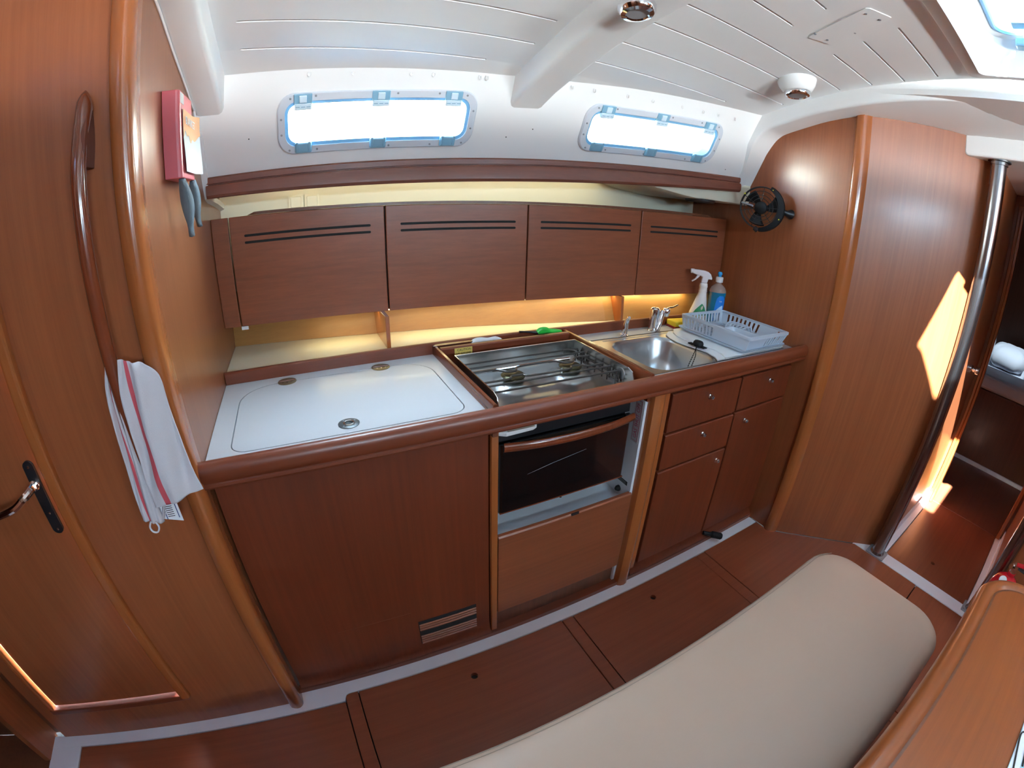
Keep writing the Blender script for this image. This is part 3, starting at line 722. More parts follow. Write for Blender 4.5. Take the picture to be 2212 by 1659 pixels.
# sink unit, right, with drawers and doors
t = thing('sink_cabinet', 'wooden cabinet with three drawers and two doors under the sink', 'cabinet', (1.75, .2, 0))
fr_ = MB(); fr_.prism([(0.006, .884), (.018, .884), (.018, .02), (-.018, .02), (-.018, .028), (-.012, .034), (-.004, .046), (.002, .062), (.006, .08)], 'x', 1.338, 2.172)
obj('face_frame', fr_, m_front, t, smooth=True, auto=30)
obj('stile', MB().box(1.338, 1.366, -.004, .008, .04, .883), m_trimz, t, bevel=.003)
obj('plinth', MB().box(1.34, 2.172, -.020, .0, 0.001, .021), m_trimx, t)
def front(name, x0, x1, z0, z1, kx, kz, lab=None):
    o = obj(name, MB().prism([(-.010, z0 + .004), (-.010, z1 - .004), (-.007, z1), (.008, z1), (.008, z0), (-.007, z0)], 'x', x0, x1), m_front, t, bevel=.003)
    k = obj('knob', MB().lathe([(.0105, 0), (.0108, .002), (.0085, .005), (.0095, .012), (.0080, .015), (.0001, .0155)], (kx, -.010, kz), (0, -1, 0), 18), m_chrome, o, smooth=True)
    obj('knob_ring', MB().lathe([(.0052, .0), (.0052, .0012), (.0042, .0012), (.0042, 0)], (kx, -.0255, kz), (0, -1, 0), 14), m_grey, k)
    return o
front('drawer', 1.374, 1.768, .698, .850, 1.581, .805)
front('drawer', 1.374, 1.768, .540, .690, 1.583, .647)
front('door', 1.374, 1.768, .072, .532, 1.722, .488)
front('drawer', 1.777, 2.160, .701, .850, 1.990, .803)
front('door', 1.777, 2.160, .072, .693, 1.859, .643)
ds = thing('door_stop', 'short black rubber door stop at the foot of the sink cabinet', 'door stop', (1.81, -.02, .03))
obj('rod', MB().tube([(1.795, -.008, .055), (1.83, -.032, .048)], .010, 12), m_rubber, ds, smooth=True)
obj('tip', MB().tube([(1.826, -.03, .049), (1.832, -.034, .048), (1.868, -.062, .040), (1.872, -.065, .039)], [.010, .0165, .0165, .013], 16), m_rubber, ds, smooth=True)

# worktop
t = thing('worktop', 'white laminate galley worktop with raised red-brown wooden edging', 'worktop', (1.1, .25, .92))
inner = rrect(.058, .661, .026, .434, [.105, .115, .045, .045], 8)
pts, fs = ring_plate(inner, (0.001, .704, -.02, .488), 2); n = len(pts); ni = len(inner)
obj('left_top', MB().add([(a, b, .92) for a, b in pts] + [(a, b, .895) for a, b in inner], fs + [(i, (i + 1) % ni, n + (i + 1) % ni, n + i) for i in range(ni)]), m_whitelam, t)
obj('lid_rebate', MB().box(.05, .67, .020, .442, .893, .897), m_gap, t)
ld = obj('lid', MB().prism([(a, b) for a, b in rrect(.0612, .6578, .0292, .4308, [.101, .111, .041, .041], 8)], 'z', .898, .9203), m_whitelam, t, label='white rounded icebox lid')
for hx in (.203, .507):
    hg = obj('hinge', MB().lathe([(.030, 0), (.030, .0016), (.026, .0024), (.0001, .0024)], (hx, .434, .9200), n=28), m_brass, ld)
    obj('pin', MB().tube([(hx - .026, .436, .9225), (hx + .026, .436, .9225)], .0035, 8), m_dark, hg)
    for q in (-.014, 0, .014): obj('screw', MB().lathe([(.0001, .001), (.003, .0008), (.0032, -.001)], (hx + q, .421, .9225), n=8), m_steel, hg)
cl = obj('latch', MB().lathe([(.027, 0), (.0275, .0015), (.024, .003), (.014, .0034), (.012, .0015), (.0001, .0012)], (.355, .076, .9203), n=28), mat('dark_grey_metal', (.07, .08, .085), .35, metal=.3), ld, smooth=True)
obj('ring', MB().tube([(.355 + .0125 * math.cos(a), .074 + .0125 * math.sin(a), .9240) for a in lin(0, 2 * PI, 21)[:-1]], .0022, 6, closed=True), m_steel, cl)
for a in (.6, 2.2, 3.9, 5.5): obj('screw', MB().lathe([(.0001, .001), (.0022, .0008), (.0024, -.001)], (.355 + .020 * math.cos(a), .074 + .020 * math.sin(a), .9232), n=8), m_screw, cl)
mw = MB(); mw.box(1.245, 2.178, .400, .488, .900, .92); mw.box(2.108, 2.178, .024, .400, .900, .92); mw.box(1.245, 1.302, .024, .400, .900, .92); mw.box(1.245, 2.178, -.02, .024, .900, .92)
obj('right_top', mw, m_whitelam, t)
# front fiddle: rounded rail with a lower bead
fp = [(-.028, .905), (-.028, .941), (-.031, .947), (-.037, .950), (-.048, .950), (-.056, .946), (-.061, .939), (-.063, .929), (-.063, .913), (-.060, .907), (-.054, .904), (-.053, .901), (-.056, .898), (-.057, .892), (-.055, .887), (-.049, .8845), (.012, .8845), (.012, .905)]
obj('front_fiddle', MB().prism(fp, 'x', -.004, 2.184), m_trimx, t, smooth=True, auto=28)
obj('back_fiddle', MB().prism([(.486, .915), (.486, .955), (.490, .960), (.500, .960), (.505, .955), (.505, .915)], 'x', .001, 2.178), m_trimx, t, bevel=.002)
obj('hob_surround', MB().prism([(.702, .86), (.702, .948), (.705, .953), (.713, .953), (.716, .948), (.716, .86)], 'y', -.030, .488), m_trimy, t, smooth=True)
obj('hob_surround', MB().prism([(1.231, .86), (1.231, .948), (1.234, .953), (1.243, .953), (1.246, .948), (1.246, .86)], 'y', -.030, .488), m_trimy, t, smooth=True)
hbk = obj('hob_surround', MB().prism([(.430, .86), (.430, .950), (.434, .955), (.450, .955), (.454, .950), (.454, .936), (.487, .936), (.487, .86)], 'x', .716, 1.231), m_trimx, t, bevel=.002)
cs = obj('warning_label', MB().box(.764, .829, .4290, .4302, .922, .950), m_caution, t, label='small yellow label reading CAUTION L.P. GAS LINE')
text('CAUTION', .0115, (.799, .4288, .9425), (1, 0, 0), (0, 0, 1), m_ink, parent=cs, ext=.0002)
text('L.P. GAS LINE', .0090, (.797, .4288, .9300), (1, 0, 0), (0, 0, 1), m_ink, parent=cs, ext=.0002)

# shelf behind the worktop with its dividers and amber back panel
XB = [0, .3, .592, .892, 1.2, 1.5, 1.9, 2.18]; YB = [.830, .785, .735, .690, .62, .556, .530, .520]
def yb(x): return interp(x, XB, YB)
t = thing('back_shelf', 'cream shelf with amber wooden back behind the worktop, under the lockers', 'shelf', (1.1, .6, .93))
obj('shelf_board', MB().prism([(0.001, .505), (2.178, .505), (2.178, yb(2.18) + .02), (1.9, yb(1.9) + .02), (1.5, yb(1.5) + .02), (.892, yb(.892) + .02), (.592, yb(.592) + .02), (.001, .85)], 'z', .930, .945), m_shelf, t)
obj('back_panel', MB().grid(lambda x, s: (x, yb(x) + .42 * s, .945 + s), lin(.001, 2.178, 30), [0, .2]), m_amber, t, solid=.006)
for x in (.553, 1.548):
    obj('divider', MB().prism([(.535 if x < 1 else .508, .945), (yb(x) + .002, .945), (yb(x) + .055, 1.06), (.535 if x < 1 else .515, 1.06)], 'x', x, x + .014), m_trimz, t, bevel=.0015)

# overhead lockers: four units with flap doors, and a filler strip
def yd(x): return .6743 - .0864 * x
ZB_, ZT_ = 1.058, 1.429
splits = [(.063, .583), (.588, 1.110), (1.115, 1.635), (1.640, 2.164)]
slots = [(.110, .536), (.638, 1.063), (1.165, 1.585), (1.690, 2.110)]
names = ['overhead locker with two long black slots, nearest the fire blanket box', 'overhead locker with two long black slots, above the hob',
         'overhead locker with two black slots, above the small pump tap', 'overhead locker with two black slots, behind the spray bottle and next to the fan']
for i, ((a, b), (sa, sb_), lab) in enumerate(zip(splits, slots, names)):
    t = thing('overhead_locker', lab, 'locker', ((a + b) / 2, yd((a + b) / 2), ZB_), 'overhead lockers along the hull')
    def slab(x0, x1, d0, d1, z0, z1, mb=None, ch=0):
        mb = mb or MB()
        return mb.prism([(x0, yd(x0) + d0), (x1, yd(x1) + d0), (x1, yd(x1) + d1), (x0, yd(x0) + d1)], 'z', z0, z1)
    obj('bottom', slab(a - .002, b + .002, .019, .19, ZB_ + .002, ZB_ + .016), m_trimx, t)
    obj('carcass', slab(a - .0024, b + .0024, .0185, .03, ZB_ + .01, ZT_ - .002), m_gap, t)
    dr = obj('door', slab(a, b, 0, .018, ZB_, ZT_), m_wx, t, bevel=.0022)
    for z in (1.3640, 1.3412):
        for_ = rrect(sa, sb_, z - .0042, z + .0042, .0042, 4)
        obj('vent_slot', MB().add([(x, yd(x) - .0006, zz) for x, zz in for_] + [(x, yd(x) + .004, zz) for x, zz in for_], [tuple(range(len(for_)))] + [(k, (k + 1) % len(for_), len(for_) + (k + 1) % len(for_), len(for_) + k) for k in range(len(for_))]), m_gap, dr)
t = thing('locker_filler', 'narrow brown wooden filler strip at the left end of the lockers', 'panel', (.03, .67, ZB_))
obj('strip', MB().prism([(.001, yd(0)), (.0585, yd(.0585)), (.0585, yd(.0585) + .018), (.001, yd(0) + .018)], 'z', ZB_, ZT_), m_wx, t, bevel=.0015)
t = thing('cornice_board', 'dark edged wooden top board running along above the lockers', 'panel', (1.1, .6, ZT_))
tp_ = MB(); xx = [.125, .150, 2.03, 2.06]
tp_.add([(.125, yd(.125) + .004, 1.430), (.150, yd(.15) - .003, 1.4395), (2.03, yd(2.03) - .003, 1.4395), (2.06, yd(2.06) + .004, 1.430), (.15, yd(.15) - .003, 1.430), (2.03, yd(2.03) - .003, 1.430)] +
        [(.125, yd(.125) + .2, 1.430), (.150, yd(.15) + .2, 1.4395), (2.03, yd(2.03) + .2, 1.4395), (2.06, yd(2.06) + .2, 1.430)],
        [(0, 4, 1), (4, 5, 2, 1), (5, 3, 2), (1, 2, 8, 7), (0, 1, 7, 6), (2, 3, 9, 8), (0, 6, 9, 3, 5, 4), (6, 7, 8, 9)])
obj('board', tp_, m_dark, t)
obj('catch', MB().prism([(.06, .668), (.085, .665), (.066, .690)], 'z', 1.046, 1.0575), m_white, t, label='small white door catch')
# lamps of the galley: strips under and above the lockers
t = thing('led_strip', 'warm light strip fixed under the overhead lockers', 'light', (1.1, .62, 1.048))
def yl(x): return yd(x) + .024
obj('diffuser', MB().loft([[(x, yl(x), 1.0545), (x, yl(x) + .010, 1.0545), (x, yl(x) + .010, 1.0600), (x, yl(x), 1.0600)] for x in lin(.30, 2.0, 16)]), m_led, t)
for k in range(6):
    xa = .30 + 1.70 * (k + .5) / 6
    area('led_glow', (xa, yl(xa) + .005, 1.0535), (0, .02, -1), .28, .012, .075, (1, .86, .42))
UP_LED = lambda t: obj('light_strip', MB().loft([[(x, yr(x) + .040, zr(x) + .014), (x, yr(x) + .052, zr(x) + .014), (x, yr(x) + .052, zr(x) + .019), (x, yr(x) + .040, zr(x) + .019)] for x in lin(.15, 1.94, 12)]), m_led, t)
for k in range(5):
    xa = .15 + 1.80 * (k + .5) / 5
    area('led_glow', (xa, yr(xa) + .05, zr(xa) + .006), (0, .75, -.65), .36, .010, (.10, .11, .115, .13, .24)[k], (1, .86, .42))

# wooden valance below the portlights
m_val = wood('valance_wood', (.19, .052, .027), (.12, .031, .016), 'x', rough=.5, coat=.08)
t = thing('valance', 'long red-brown wooden rail below the portlights with a stepped edge', 'rail', (1.0, .5, 1.5))
vx = lin(.010, 2.083, 40)
def vprof(x):
    h = .063 + .017 * math.sin(PI * min(1, max(0, x / 2.1)))
    Y = yr(x); Z = zr(x)
    pr_ = [(-.002, .004), (-.014, .003), (-.017, -.002), (-.017, -.018), (-.013, -.0195), (-.013, -.0215), (-.020, -.024), (-.024, -.032), (-.024, -h + .010), (-.019, -h + .002), (-.010, -h), (.075, -h + .006), (.075, -h + .018), (.012, -h + .018), (.03, 0)]
    return [(x, Y + a, Z + b) for a, b in pr_]
obj('rail', MB().loft([vprof(x) for x in vx]), m_val, t, smooth=True, auto=30)
UP_LED(t)
for x, lab in ((.292, 'left one'), (.353, 'right one')):
    pl_ = thing('light_switch', 'cream double outlet plate behind the rail, ' + ('nearer the fire blanket box' if x < .3 else 'the one further aft'), 'switch', (x, .87, 1.44))
    yq = yb2(x) - .002 + .02 * math.sin(.46 * 3) - .004
    obj('plate', MB().prism(rrect(x - .028, x + .028, 1.432, 1.488, .004, 3), 'y', yq - .006, yq + .008), m_cream, pl_)
    obj('rocker', MB().prism(rrect(x - .020, x + .020, 1.440, 1.480, .005, 3), 'y', yq - .010, yq - .004), m_cream, pl_, bevel=.0015)
t = thing('loudspeaker', 'flat round black loudspeaker under the side deck near the fan', 'speaker', (1.97, .5, 1.5))
obj('grille', MB().lathe([(.070, 0), (.069, -.008), (.062, -.015), (.0001, -.013)], (1.955, .492, 1.508), n=32), m_black, t, smooth=True)

# curtain runners along the crease
ords = ['first', 'second', 'third', 'fourth', 'fifth', 'sixth', 'seventh', 'eighth']
for i, x in enumerate((.337, .464, .637, .705, .853, .875, 1.175, 1.26, 1.397, 1.505, 1.641, 1.746, 1.824, 1.914)):
    zz = 1.838 + .0165 * x; w = zz - zr(x) - .004; c_ = S(x, w, .004)
    lab = ('%s tiny white curtain runner from the left above the larger left portlight' % ords[i]) if i < 6 else ('%s tiny white curtain runner from the ceiling beam above the right portlight' % ords[i - 6])
    o = tag(obj('curtain_runner', MB().tube([(c_.x + .005 * math.cos(a), c_.y, c_.z - .007 + .006 * math.sin(a)) for a in lin(0, 2 * PI, 11)[:-1]] + [(c_.x + .005, c_.y, c_.z), (c_.x - .005, c_.y, c_.z)], .0013, 5, closed=False), m_white),
            lab, 'curtain runner', 'curtain runners above the portlights')

# ------------------------------------------------------------------ stove
t = thing('stove', 'gimballed steel two-burner gas stove with black glass oven door', 'stove', (1.0, .22, .53))
X0, X1, Y0, Y1 = .742, 1.216, .030, .372
D0, D1 = .748, 1.238
bd = MB(); bd.box(D0 + .004, D1 - .016, .052, Y1 - .01, .552, .868)
obj('body', bd, m_black, t, bevel=.004)
def vwall(pts, z0, z1, th):
    pass
# steel tray: thin walls round a dished floor
rim = [(X0, Y0 + .035), (X0, Y1), (X1, Y1), (X1, Y0 + .03), (X1 - .012, Y0 + .008), (X1 - .03, Y0)]
tr_ = MB()
tr_.box(X0, X1, Y1 - .003, Y1, .872, .946)
tr_.prism([(Y0 - .004, .872), (Y1, .872), (Y1, .946), (Y0 + .03, .946), (Y0 + .006, .938), (Y0 - .004, .915)], 'x', X1 - .003, X1)
tr_.prism([(Y0 - .004, .872), (Y1, .872), (Y1, .946), (Y0 + .03, .946), (Y0 + .006, .938), (Y0 - .004, .915)], 'x', X0, X0 + .003)
obj('tray_wall', tr_, m_steel, t)
obj('rim', MB().tube([(X0 + .0015, Y0 - .003, .915), (X0 + .0015, Y0 + .006, .938), (X0 + .0015, Y0 + .03, .9465), (X0 + .0015, Y1 - .0015, .9465), (X1 - .0015, Y1 - .0015, .9465), (X1 - .0015, Y0 + .03, .9465), (X1 - .0015, Y0 + .006, .938), (X1 - .0015, Y0 - .003, .915)], .0016, 6), m_chrome, t)
def tf(x, y):
    z = .876 - .006 * math.exp(-((x - 1.0) / .2) ** 2)
    for bx in (.888, 1.104):
        d = math.hypot(x - bx, y - .228)
        z += .020 * (1 / (1 + math.exp((d - .062) / .006)))
    e = min(x - X0, X1 - x, y - Y0 + .01, Y1 - y)
    z += .014 * math.exp(-(max(e, 0) / .012) ** 2)
    return (x, y, z)
obj('hob_plate', MB().grid(tf, lin(X0 + .002, X1 - .002, 60), lin(Y0 - .006, Y1 - .002, 46)), m_steel2, t, smooth=True)
obj('front_lip', MB().prism([(Y0 - .010, .868), (Y0 - .006, .892), (Y0 - .002, .892), (Y0 - .004, .868)], 'x', X0, X1), m_steel, t)
for bx in (.888, 1.104):
    b = obj('burner', MB().lathe([(.034, 0), (.036, .006), (.030, .010), (.028, .016), (.038, .017), (.040, .021), (.034, .025), (.030, .024), (.0001, .022)], (bx, .228, .888), n=28), m_burner, t, smooth=True)
    obj('cap', MB().lathe([(.0001, .027), (.028, .0265), (.033, .024), (.033, .021)], (bx, .228, .888), n=28), m_burner, b, smooth=True)
    obj('spark_plug', MB().tube([(bx - .048, .206, .892), (bx - .048, .206, .914)], .003, 8), m_white, b)
gr = obj('grate', MB().tube(catmull([(0.7559, 0.2537, .925), (0.8275, 0.2537, .925), (0.851, 0.2389, .925), (0.8638, 0.2223, .925), (0.8932, 0.2203, .925), (0.9079, 0.2448, .925), (0.9373, 0.2517, .925), (1.0423, 0.2507, .925), (1.0629, 0.2389, .925), (1.0766, 0.2203, .925), (1.1061, 0.2203, .925), (1.1286, 0.2448, .925), (1.1483, 0.2537, .925), (1.1973, 0.2537, .925)], 4), .0036, 6), m_wire, t, smooth=True)
obj('bar', MB().tube(catmull([(0.7559, 0.1683, .925), (0.8422, 0.1673, .925), (0.8608, 0.186, .925), (0.8981, 0.184, .925), (0.9177, 0.1683, .925), (1.0551, 0.1663, .925), (1.0796, 0.186, .925), (1.1139, 0.185, .925), (1.1335, 0.1693, .925), (1.1973, 0.1683, .925)], 4), .0036, 6), m_wire, t, smooth=True)
for y, r_ in ((.332, .0032), (.292, .0032), (.139, .0034), (.094, .0036)):
    obj('bar', MB().tube([(X0 + .010, y, .925), (X1 - .013, y, .925), (X1 - .010, y, .915), (X1 - .010, y, .884)], r_, 6), m_wire, t, smooth=True)
obj('clamp_bar', MB().tube([(X0 + .015, .272, .916), (1.128, .272, .916)], .0062, 10), m_chrome, t, smooth=True)
for x in (X0 + .012, X1 - .020):
    obj('side_rail', MB().tube([(x, .080, .911), (x, .340, .911)], .0028, 6).tube([(x, .080, .896), (x, .340, .896)], .0028, 6), m_wire, t)
    for y in (.094, .139, .168, .21, .252, .292, .332): obj('rail_post', MB().tube([(x, y, .878), (x, y, .925)], .0026, 6), m_wire, t)
obj('pot_clamp', MB().tube(catmull([(1.14, .332, .927), (1.155, .322, .930), (1.175, .306, .928), (1.187, .296, .915)], 4), .0045, 8), m_wire, t, smooth=True)
obj('knob_dimple', MB().lathe([(.020, 0), (.019, -.003), (.010, -.004), (.0001, -.003)], (X1 - .003, .090, .915), (1, 0, 0), 20), m_steel2, t, smooth=True)
# oven door
dr = obj('oven_door', MB().prism([(D0 + .002, .040), (D0 + .002, .030), (D0 + .010, .024), (D1 - .020, .024), (D1 - .012, .030), (D1 - .012, .040)], 'z', .548, .792), m_glassblack, t, label='black glass oven door with scratches')
obj('bottom_trim', MB().box(D0 + .002, D1 - .012, .023, .040, .5455, .549), m_handle, dr)
obj('scratch', MB().add([(.84, .0238, .672), (.93, .0238, .690), (1.05, .0238, .707), (1.052, .0238, .7062), (.93, .0238, .6885), (.841, .0238, .6712)], [(0, 1, 2, 3, 4, 5)]), m_grey, dr)
obj('control_panel', MB().box(D0 + .002, D1 - .010, .040, .050, .796, .868), m_black, t, bevel=.002)
hp_ = catmull([(D0 + .008, .016, .789), (.86, -.002, .788), (.99, -.010, .788), (1.12, -.004, .788), (D1 - .014, .014, .789)], 6)
hm = MB(); hm.tube(hp_, .0145, 12, ry=.009)
hd = obj('handle', hm, m_handle, t, smooth=True, label='curved dark red wooden handle')
for x, y in ((D0 + .025, .013), (D1 - .032, .013)): obj('bracket', MB().box(x - .008, x + .008, y, .030, .782, .796), m_black, hd)
lv = obj('gimbal_lever', MB().prism([(.742, .045), (.742, .020), (.760, .008), (.846, .012), (.862, .020), (.862, .030), (.846, .045)], 'z', .828, .842), m_white, t, bevel=.003, label='small cream plastic lever')
obj('groove', MB().box(.765, .850, .008, .040, .842, .8425), m_beige, lv)

# ------------------------------------------------------------------ sink
t = thing('sink', 'inset stainless steel sink with rounded bowl beside the hob', 'sink', (1.6, .2, .92))
inner = rrect(1.333, 1.668, .030, .358, [.085, .10, .075, .075], 8)
pts, fs = ring_plate(inner, (1.300, 1.712, .024, .398), 2)
sm = MB().add([(a, b, .9215) for a, b in pts], fs)
rings = []
for g, z in ((0, .9215), (.004, .918), (.008, .905), (.018, .84), (.030, .795), (.055, .778), (.10, .773)):
    rings.append([(p[0], p[1], z) for p in rrect(1.333 + g, 1.668 - g, .030 + g, .358 - g, [max(.085 - g * .3, .03), max(.10 - g * .3, .03), max(.075 - g * .3, .03), max(.075 - g * .3, .03)], 8)])
sm.loft(rings, cap=False); sm.add(rings[-1], [tuple(range(len(rings[-1])))])
obj('bowl', sm, m_steel2, t, smooth=True, auto=50)
obj('drainer', MB().box(1.712, 2.108, .024, .398, .905, .9215), m_steel2, t)
obj('rim', MB().tube([(1.302, .026, .9222), (1.302, .396, .9222), (2.106, .396, .9222)], .0022, 6), m_steel, t)
obj('groove', MB().prism(rrect(1.352, 1.80, .371, .380, .0044, 4), 'z', .9216, .9222), m_dark if False else m_grey, t)
obj('drain', MB().lathe([(.028, 0), (.026, .002), (.018, .0), (.0001, -.002)], (1.50, .19, .775), n=24), m_chrome, t, smooth=True)
def tap(name, lab, x, y): return thing(name, lab, 'tap', (x, y, .92))
t = tap('pump_tap', 'small chrome fresh water tap standing left of the mixer', 1.492, .410)
obj('body', MB().tube(catmull([(1.492, .412, .921), (1.493, .412, .945), (1.494, .410, .965), (1.494, .404, .985), (1.492, .396, .999), (1.489, .386, 1.004)], 4), [.0125, .0125, .0125, .0125, .013, .0128, .0125, .012, .0115, .011, .0105, .010, .0098, .0095, .009, .009, .0085, .008, .0078, .0072, .006], 16), m_chrome, t, smooth=True)
obj('base', MB().lathe([(.018, 0), (.018, .003), (.013, .006)], (1.492, .412, .9205), n=24), m_chrome, t, smooth=True)
obj('side_lever', MB().tube([(1.482, .405, .931), (1.466, .395, .932)], [.005, .0035], 10).lathe([(.0001, -.007), (.006, -.004), (.0075, 0), (.006, .004), (.0001, .007)], (1.463, .393, .932), (1, .6, 0), 14), m_chrome, t, smooth=True)
t = tap('mixer_tap', 'larger chrome mixer tap with thin lever behind the sink', 1.672, .425)
obj('body', MB().lathe([(.0245, 0), (.0245, .004), (.022, .006), (.021, .04), (.021, .085), (.020, .098), (.015, .104), (.0001, .106)], (1.672, .428, .9205), n=28), m_chrome, t, smooth=True)
obj('spout', MB().tube([(1.680, .415, .925), (1.690, .416, .955), (1.712, .424, 1.000), (1.716, .426, 1.008)], [.015, .0155, .014, .010], 16), m_chrome, t, smooth=True)
obj('nozzle', MB().lathe([(.012, 0), (.0145, .002), (.0150, .014), (.0165, .016), (.0165, .030), (.014, .034), (.0001, .035)], (1.732, .420, .984), (0.05, -.05, 1), 22), m_chrome, t, smooth=True)
obj('lever', MB().tube([(1.735, .420, 1.016), (1.76, .428, 1.019), (1.79, .437, 1.017), (1.835, .450, 1.022)], [.004, .004, .0035, .003], 10, ry=[.008, .007, .006, .005]), m_chrome, t, smooth=True)

# sponge
t = thing('sponge', 'yellow kitchen sponge with maroon scourer by the mixer tap', 'sponge', (1.85, .44, .92))
rz = Matrix.Rotation(-.12, 3, 'Z')
obj('foam', MB().box(1.80, 1.905, .405, .472, .929, .953, rot=rz), m_sponge, t, bevel=.004)
obj('scourer', MB().box(1.798, 1.907, .403, .474, .9205, .9295, rot=rz), m_scour, t, bevel=.002)

# cutting boards over the second bowl
def bpoly(dx_):
    e = [(1.632, .026), (1.655, .06), (1.668, .11), (1.664, .15), (1.652, .20), (1.644, .25), (1.650, .30), (1.672, .346)]
    return [(x + dx_, y) for x, y in e]
t = thing('cutting_board', 'lower white plastic cutting board covering the drainer beside the bowl', 'cutting board', (1.85, .2, .922))
obj('board', MB().prism(bpoly(.0) + [(1.72, .380), (2.09, .380), (2.09, .026)], 'z', .9222, .9275), m_board, t, bevel=.0015)
t = thing('cutting_board', 'upper white plastic cutting board lying under the grey drip tray', 'cutting board', (1.85, .2, .928))
obj('board', MB().prism([(x + .045, y) for x, y in bpoly(0)] + [(1.76, .388), (2.10, .388), (2.10, .026)], 'z', .9278, .9330), m_board, t, bevel=.0015)

# sink plug on its chain
t = thing('sink_plug', 'black rubber sink plug with bead chain hanging over the bowl edge', 'plug', (1.675, .16, .93))
obj('plug', MB().lathe([(.0001, .0), (.020, 0), (.022, .004), (.021, .014), (.017, .020), (.0001, .021)], (1.672, .165, .934), (0.05, -.1, 1), 24), m_rubber, t, smooth=True)
obj('tab', MB().box(1.662, 1.684, .125, .150, .934, .938), m_rubber, t, bevel=.001); obj('tab', MB().box(1.655, 1.675, .180, .205, .934, .938), m_rubber, t, bevel=.001)
cp = catmull([(1.668, .150, .945), (1.640, .145, .935), (1.610, .118, .915), (1.580, .105, .880), (1.560, .100, .845), (1.556, .108, .832), (1.565, .118, .832), (1.590, .128, .875), (1.625, .140, .915), (1.655, .155, .940)], 6)
cm = MB()
for p_ in cp[::1]: cm.lathe([(.0001, -.0026), (.0024, -.001), (.0024, .001), (.0001, .0026)], p_, n=5)
cm.tube(cp, .0011, 5)
obj('chain', cm, m_rubber, t)

# dish rack and drip tray
t = thing('drip_tray', 'pale grey plastic drip tray under the dish rack', 'tray', (1.92, .2, .934))
def rr(x0, x1, y0, y1, r, z): return [(a, b, z) for a, b in rrect(x0, x1, y0, y1, r, 5)]
obj('tray', MB().loft([rr(1.790, 2.085, .026, .370, .02, .9335), rr(1.775, 2.095, .012, .382, .025, .944), rr(1.772, 2.097, .009, .385, .025, .949), rr(1.776, 2.093, .013, .381, .025, .949), rr(1.792, 2.080, .030, .366, .02, .938)], cap=False).add(rr(1.792, 2.080, .030, .366, .02, .938), [tuple(range(24))]).add(rr(1.790, 2.085, .026, .370, .02, .9335), [tuple(range(24))]), m_rack, t, smooth=True)
t = thing('dish_rack', 'pale blue-grey plastic dish rack with slotted sides beside the sink', 'dish rack', (1.95, .2, .94))
bz0, bz1 = .942, .996
bx0, bx1, by0, by1 = 1.806, 2.082, .030, .374      # bottom
tx0, tx1, ty0, ty1 = 1.808, 2.106, .014, .392       # top
def wallpt(side, s, h):
    k = h
    x0 = bx0 + (tx0 - bx0) * k; x1 = bx1 + (tx1 - bx1) * k; y0 = by0 + (ty0 - by0) * k; y1 = by1 + (ty1 - by1) * k; z = bz0 + (bz1 - bz0) * k
    if side == 0: return Vector((x0, y0 + (y1 - y0) * s, z))
    if side == 1: return Vector((x1, y0 + (y1 - y0) * s, z))
    if side == 2: return Vector((x0 + (x1 - x0) * s, y0, z))
    return Vector((x0 + (x1 - x0) * s, y1, z))
def slotted(side, ranges, nsl, name='side_wall', lo=.10, hi=.82):
    edges = {0., 1.}; slotsr = []
    for (a, b, k) in ranges:
        for i in range(k):
            c = a + (b - a) * (i + .5) / k; hw = (b - a) / k * .24
            edges |= {c - hw, c + hw}; slotsr.append((c - hw, c + hw))
    us = sorted(edges); vs = [0, lo, hi, 1.]
    mb = MB().grid(lambda u, v: wallpt(side, u, v), us, vs, skip=lambda u, v: lo < v < hi and any(a < u < b for a, b in slotsr))
    return obj(name, mb, m_rack, t, solid=.0022)
slotted(0, [(.50, .97, 9)], 0); slotted(1, [(.38, .92, 8), (.04, .14, 2)], 0); slotted(2, [(.42, .97, 8)], 0); slotted(3, [(.06, .94, 12)], 0)
A0 = rrect(tx0 - .006, tx1 + .004, ty0 - .005, ty1 + .004, .018, 5); A1 = rrect(tx0 + .006, tx1 - .006, ty0 + .007, ty1 - .006, .012, 5)
obj('rim', MB().loft([[(x, y, .988) for x, y in A0], [(x, y, .998) for x, y in A0], [(x, y, 1.0) for x, y in A1], [(x, y, .994) for x, y in A1], [(x, y, .988) for x, y in A0]], cap=False), m_rack, t, smooth=True, auto=40)
fm = MB(); us = sorted({0., 1.} | {(i + .5) / 9 + e for i in range(9) for e in (-.03, .03)})
fm.grid(lambda u, v: (bx0 + (bx1 - bx0) * u, by0 + (by1 - by0) * v, bz0), us, [0, .1, .48, .55, .92, 1], skip=lambda u, v: (.1 < v < .48 or .55 < v < .92) and any(abs(u - (i + .5) / 9) < .03 for i in range(9)))
obj('base', fm, m_rack, t, solid=.002)
for k in range(6):
    y = .150 + k * .018
    obj('plate_divider', MB().prism([(1.935, .951), (1.945, .985), (1.955, .991), (2.005, .991), (2.015, .985), (2.025, .951), (2.018, .951), (2.008, .980), (2.003, .986), (1.958, .986), (1.952, .980), (1.942, .951)], 'y', y, y + .004), m_rack, t)
cup = MB(); 
cup.loft([rr(1.812, 1.882, .030, .150, .012, .950), rr(1.806, 1.892, .014, .168, .014, .997), rr(1.810, 1.888, .018, .164, .012, .997), rr(1.816, 1.878, .034, .146, .010, .953)], cap=True)
obj('cutlery_cup', cup, m_rack, t, smooth=True, auto=45)

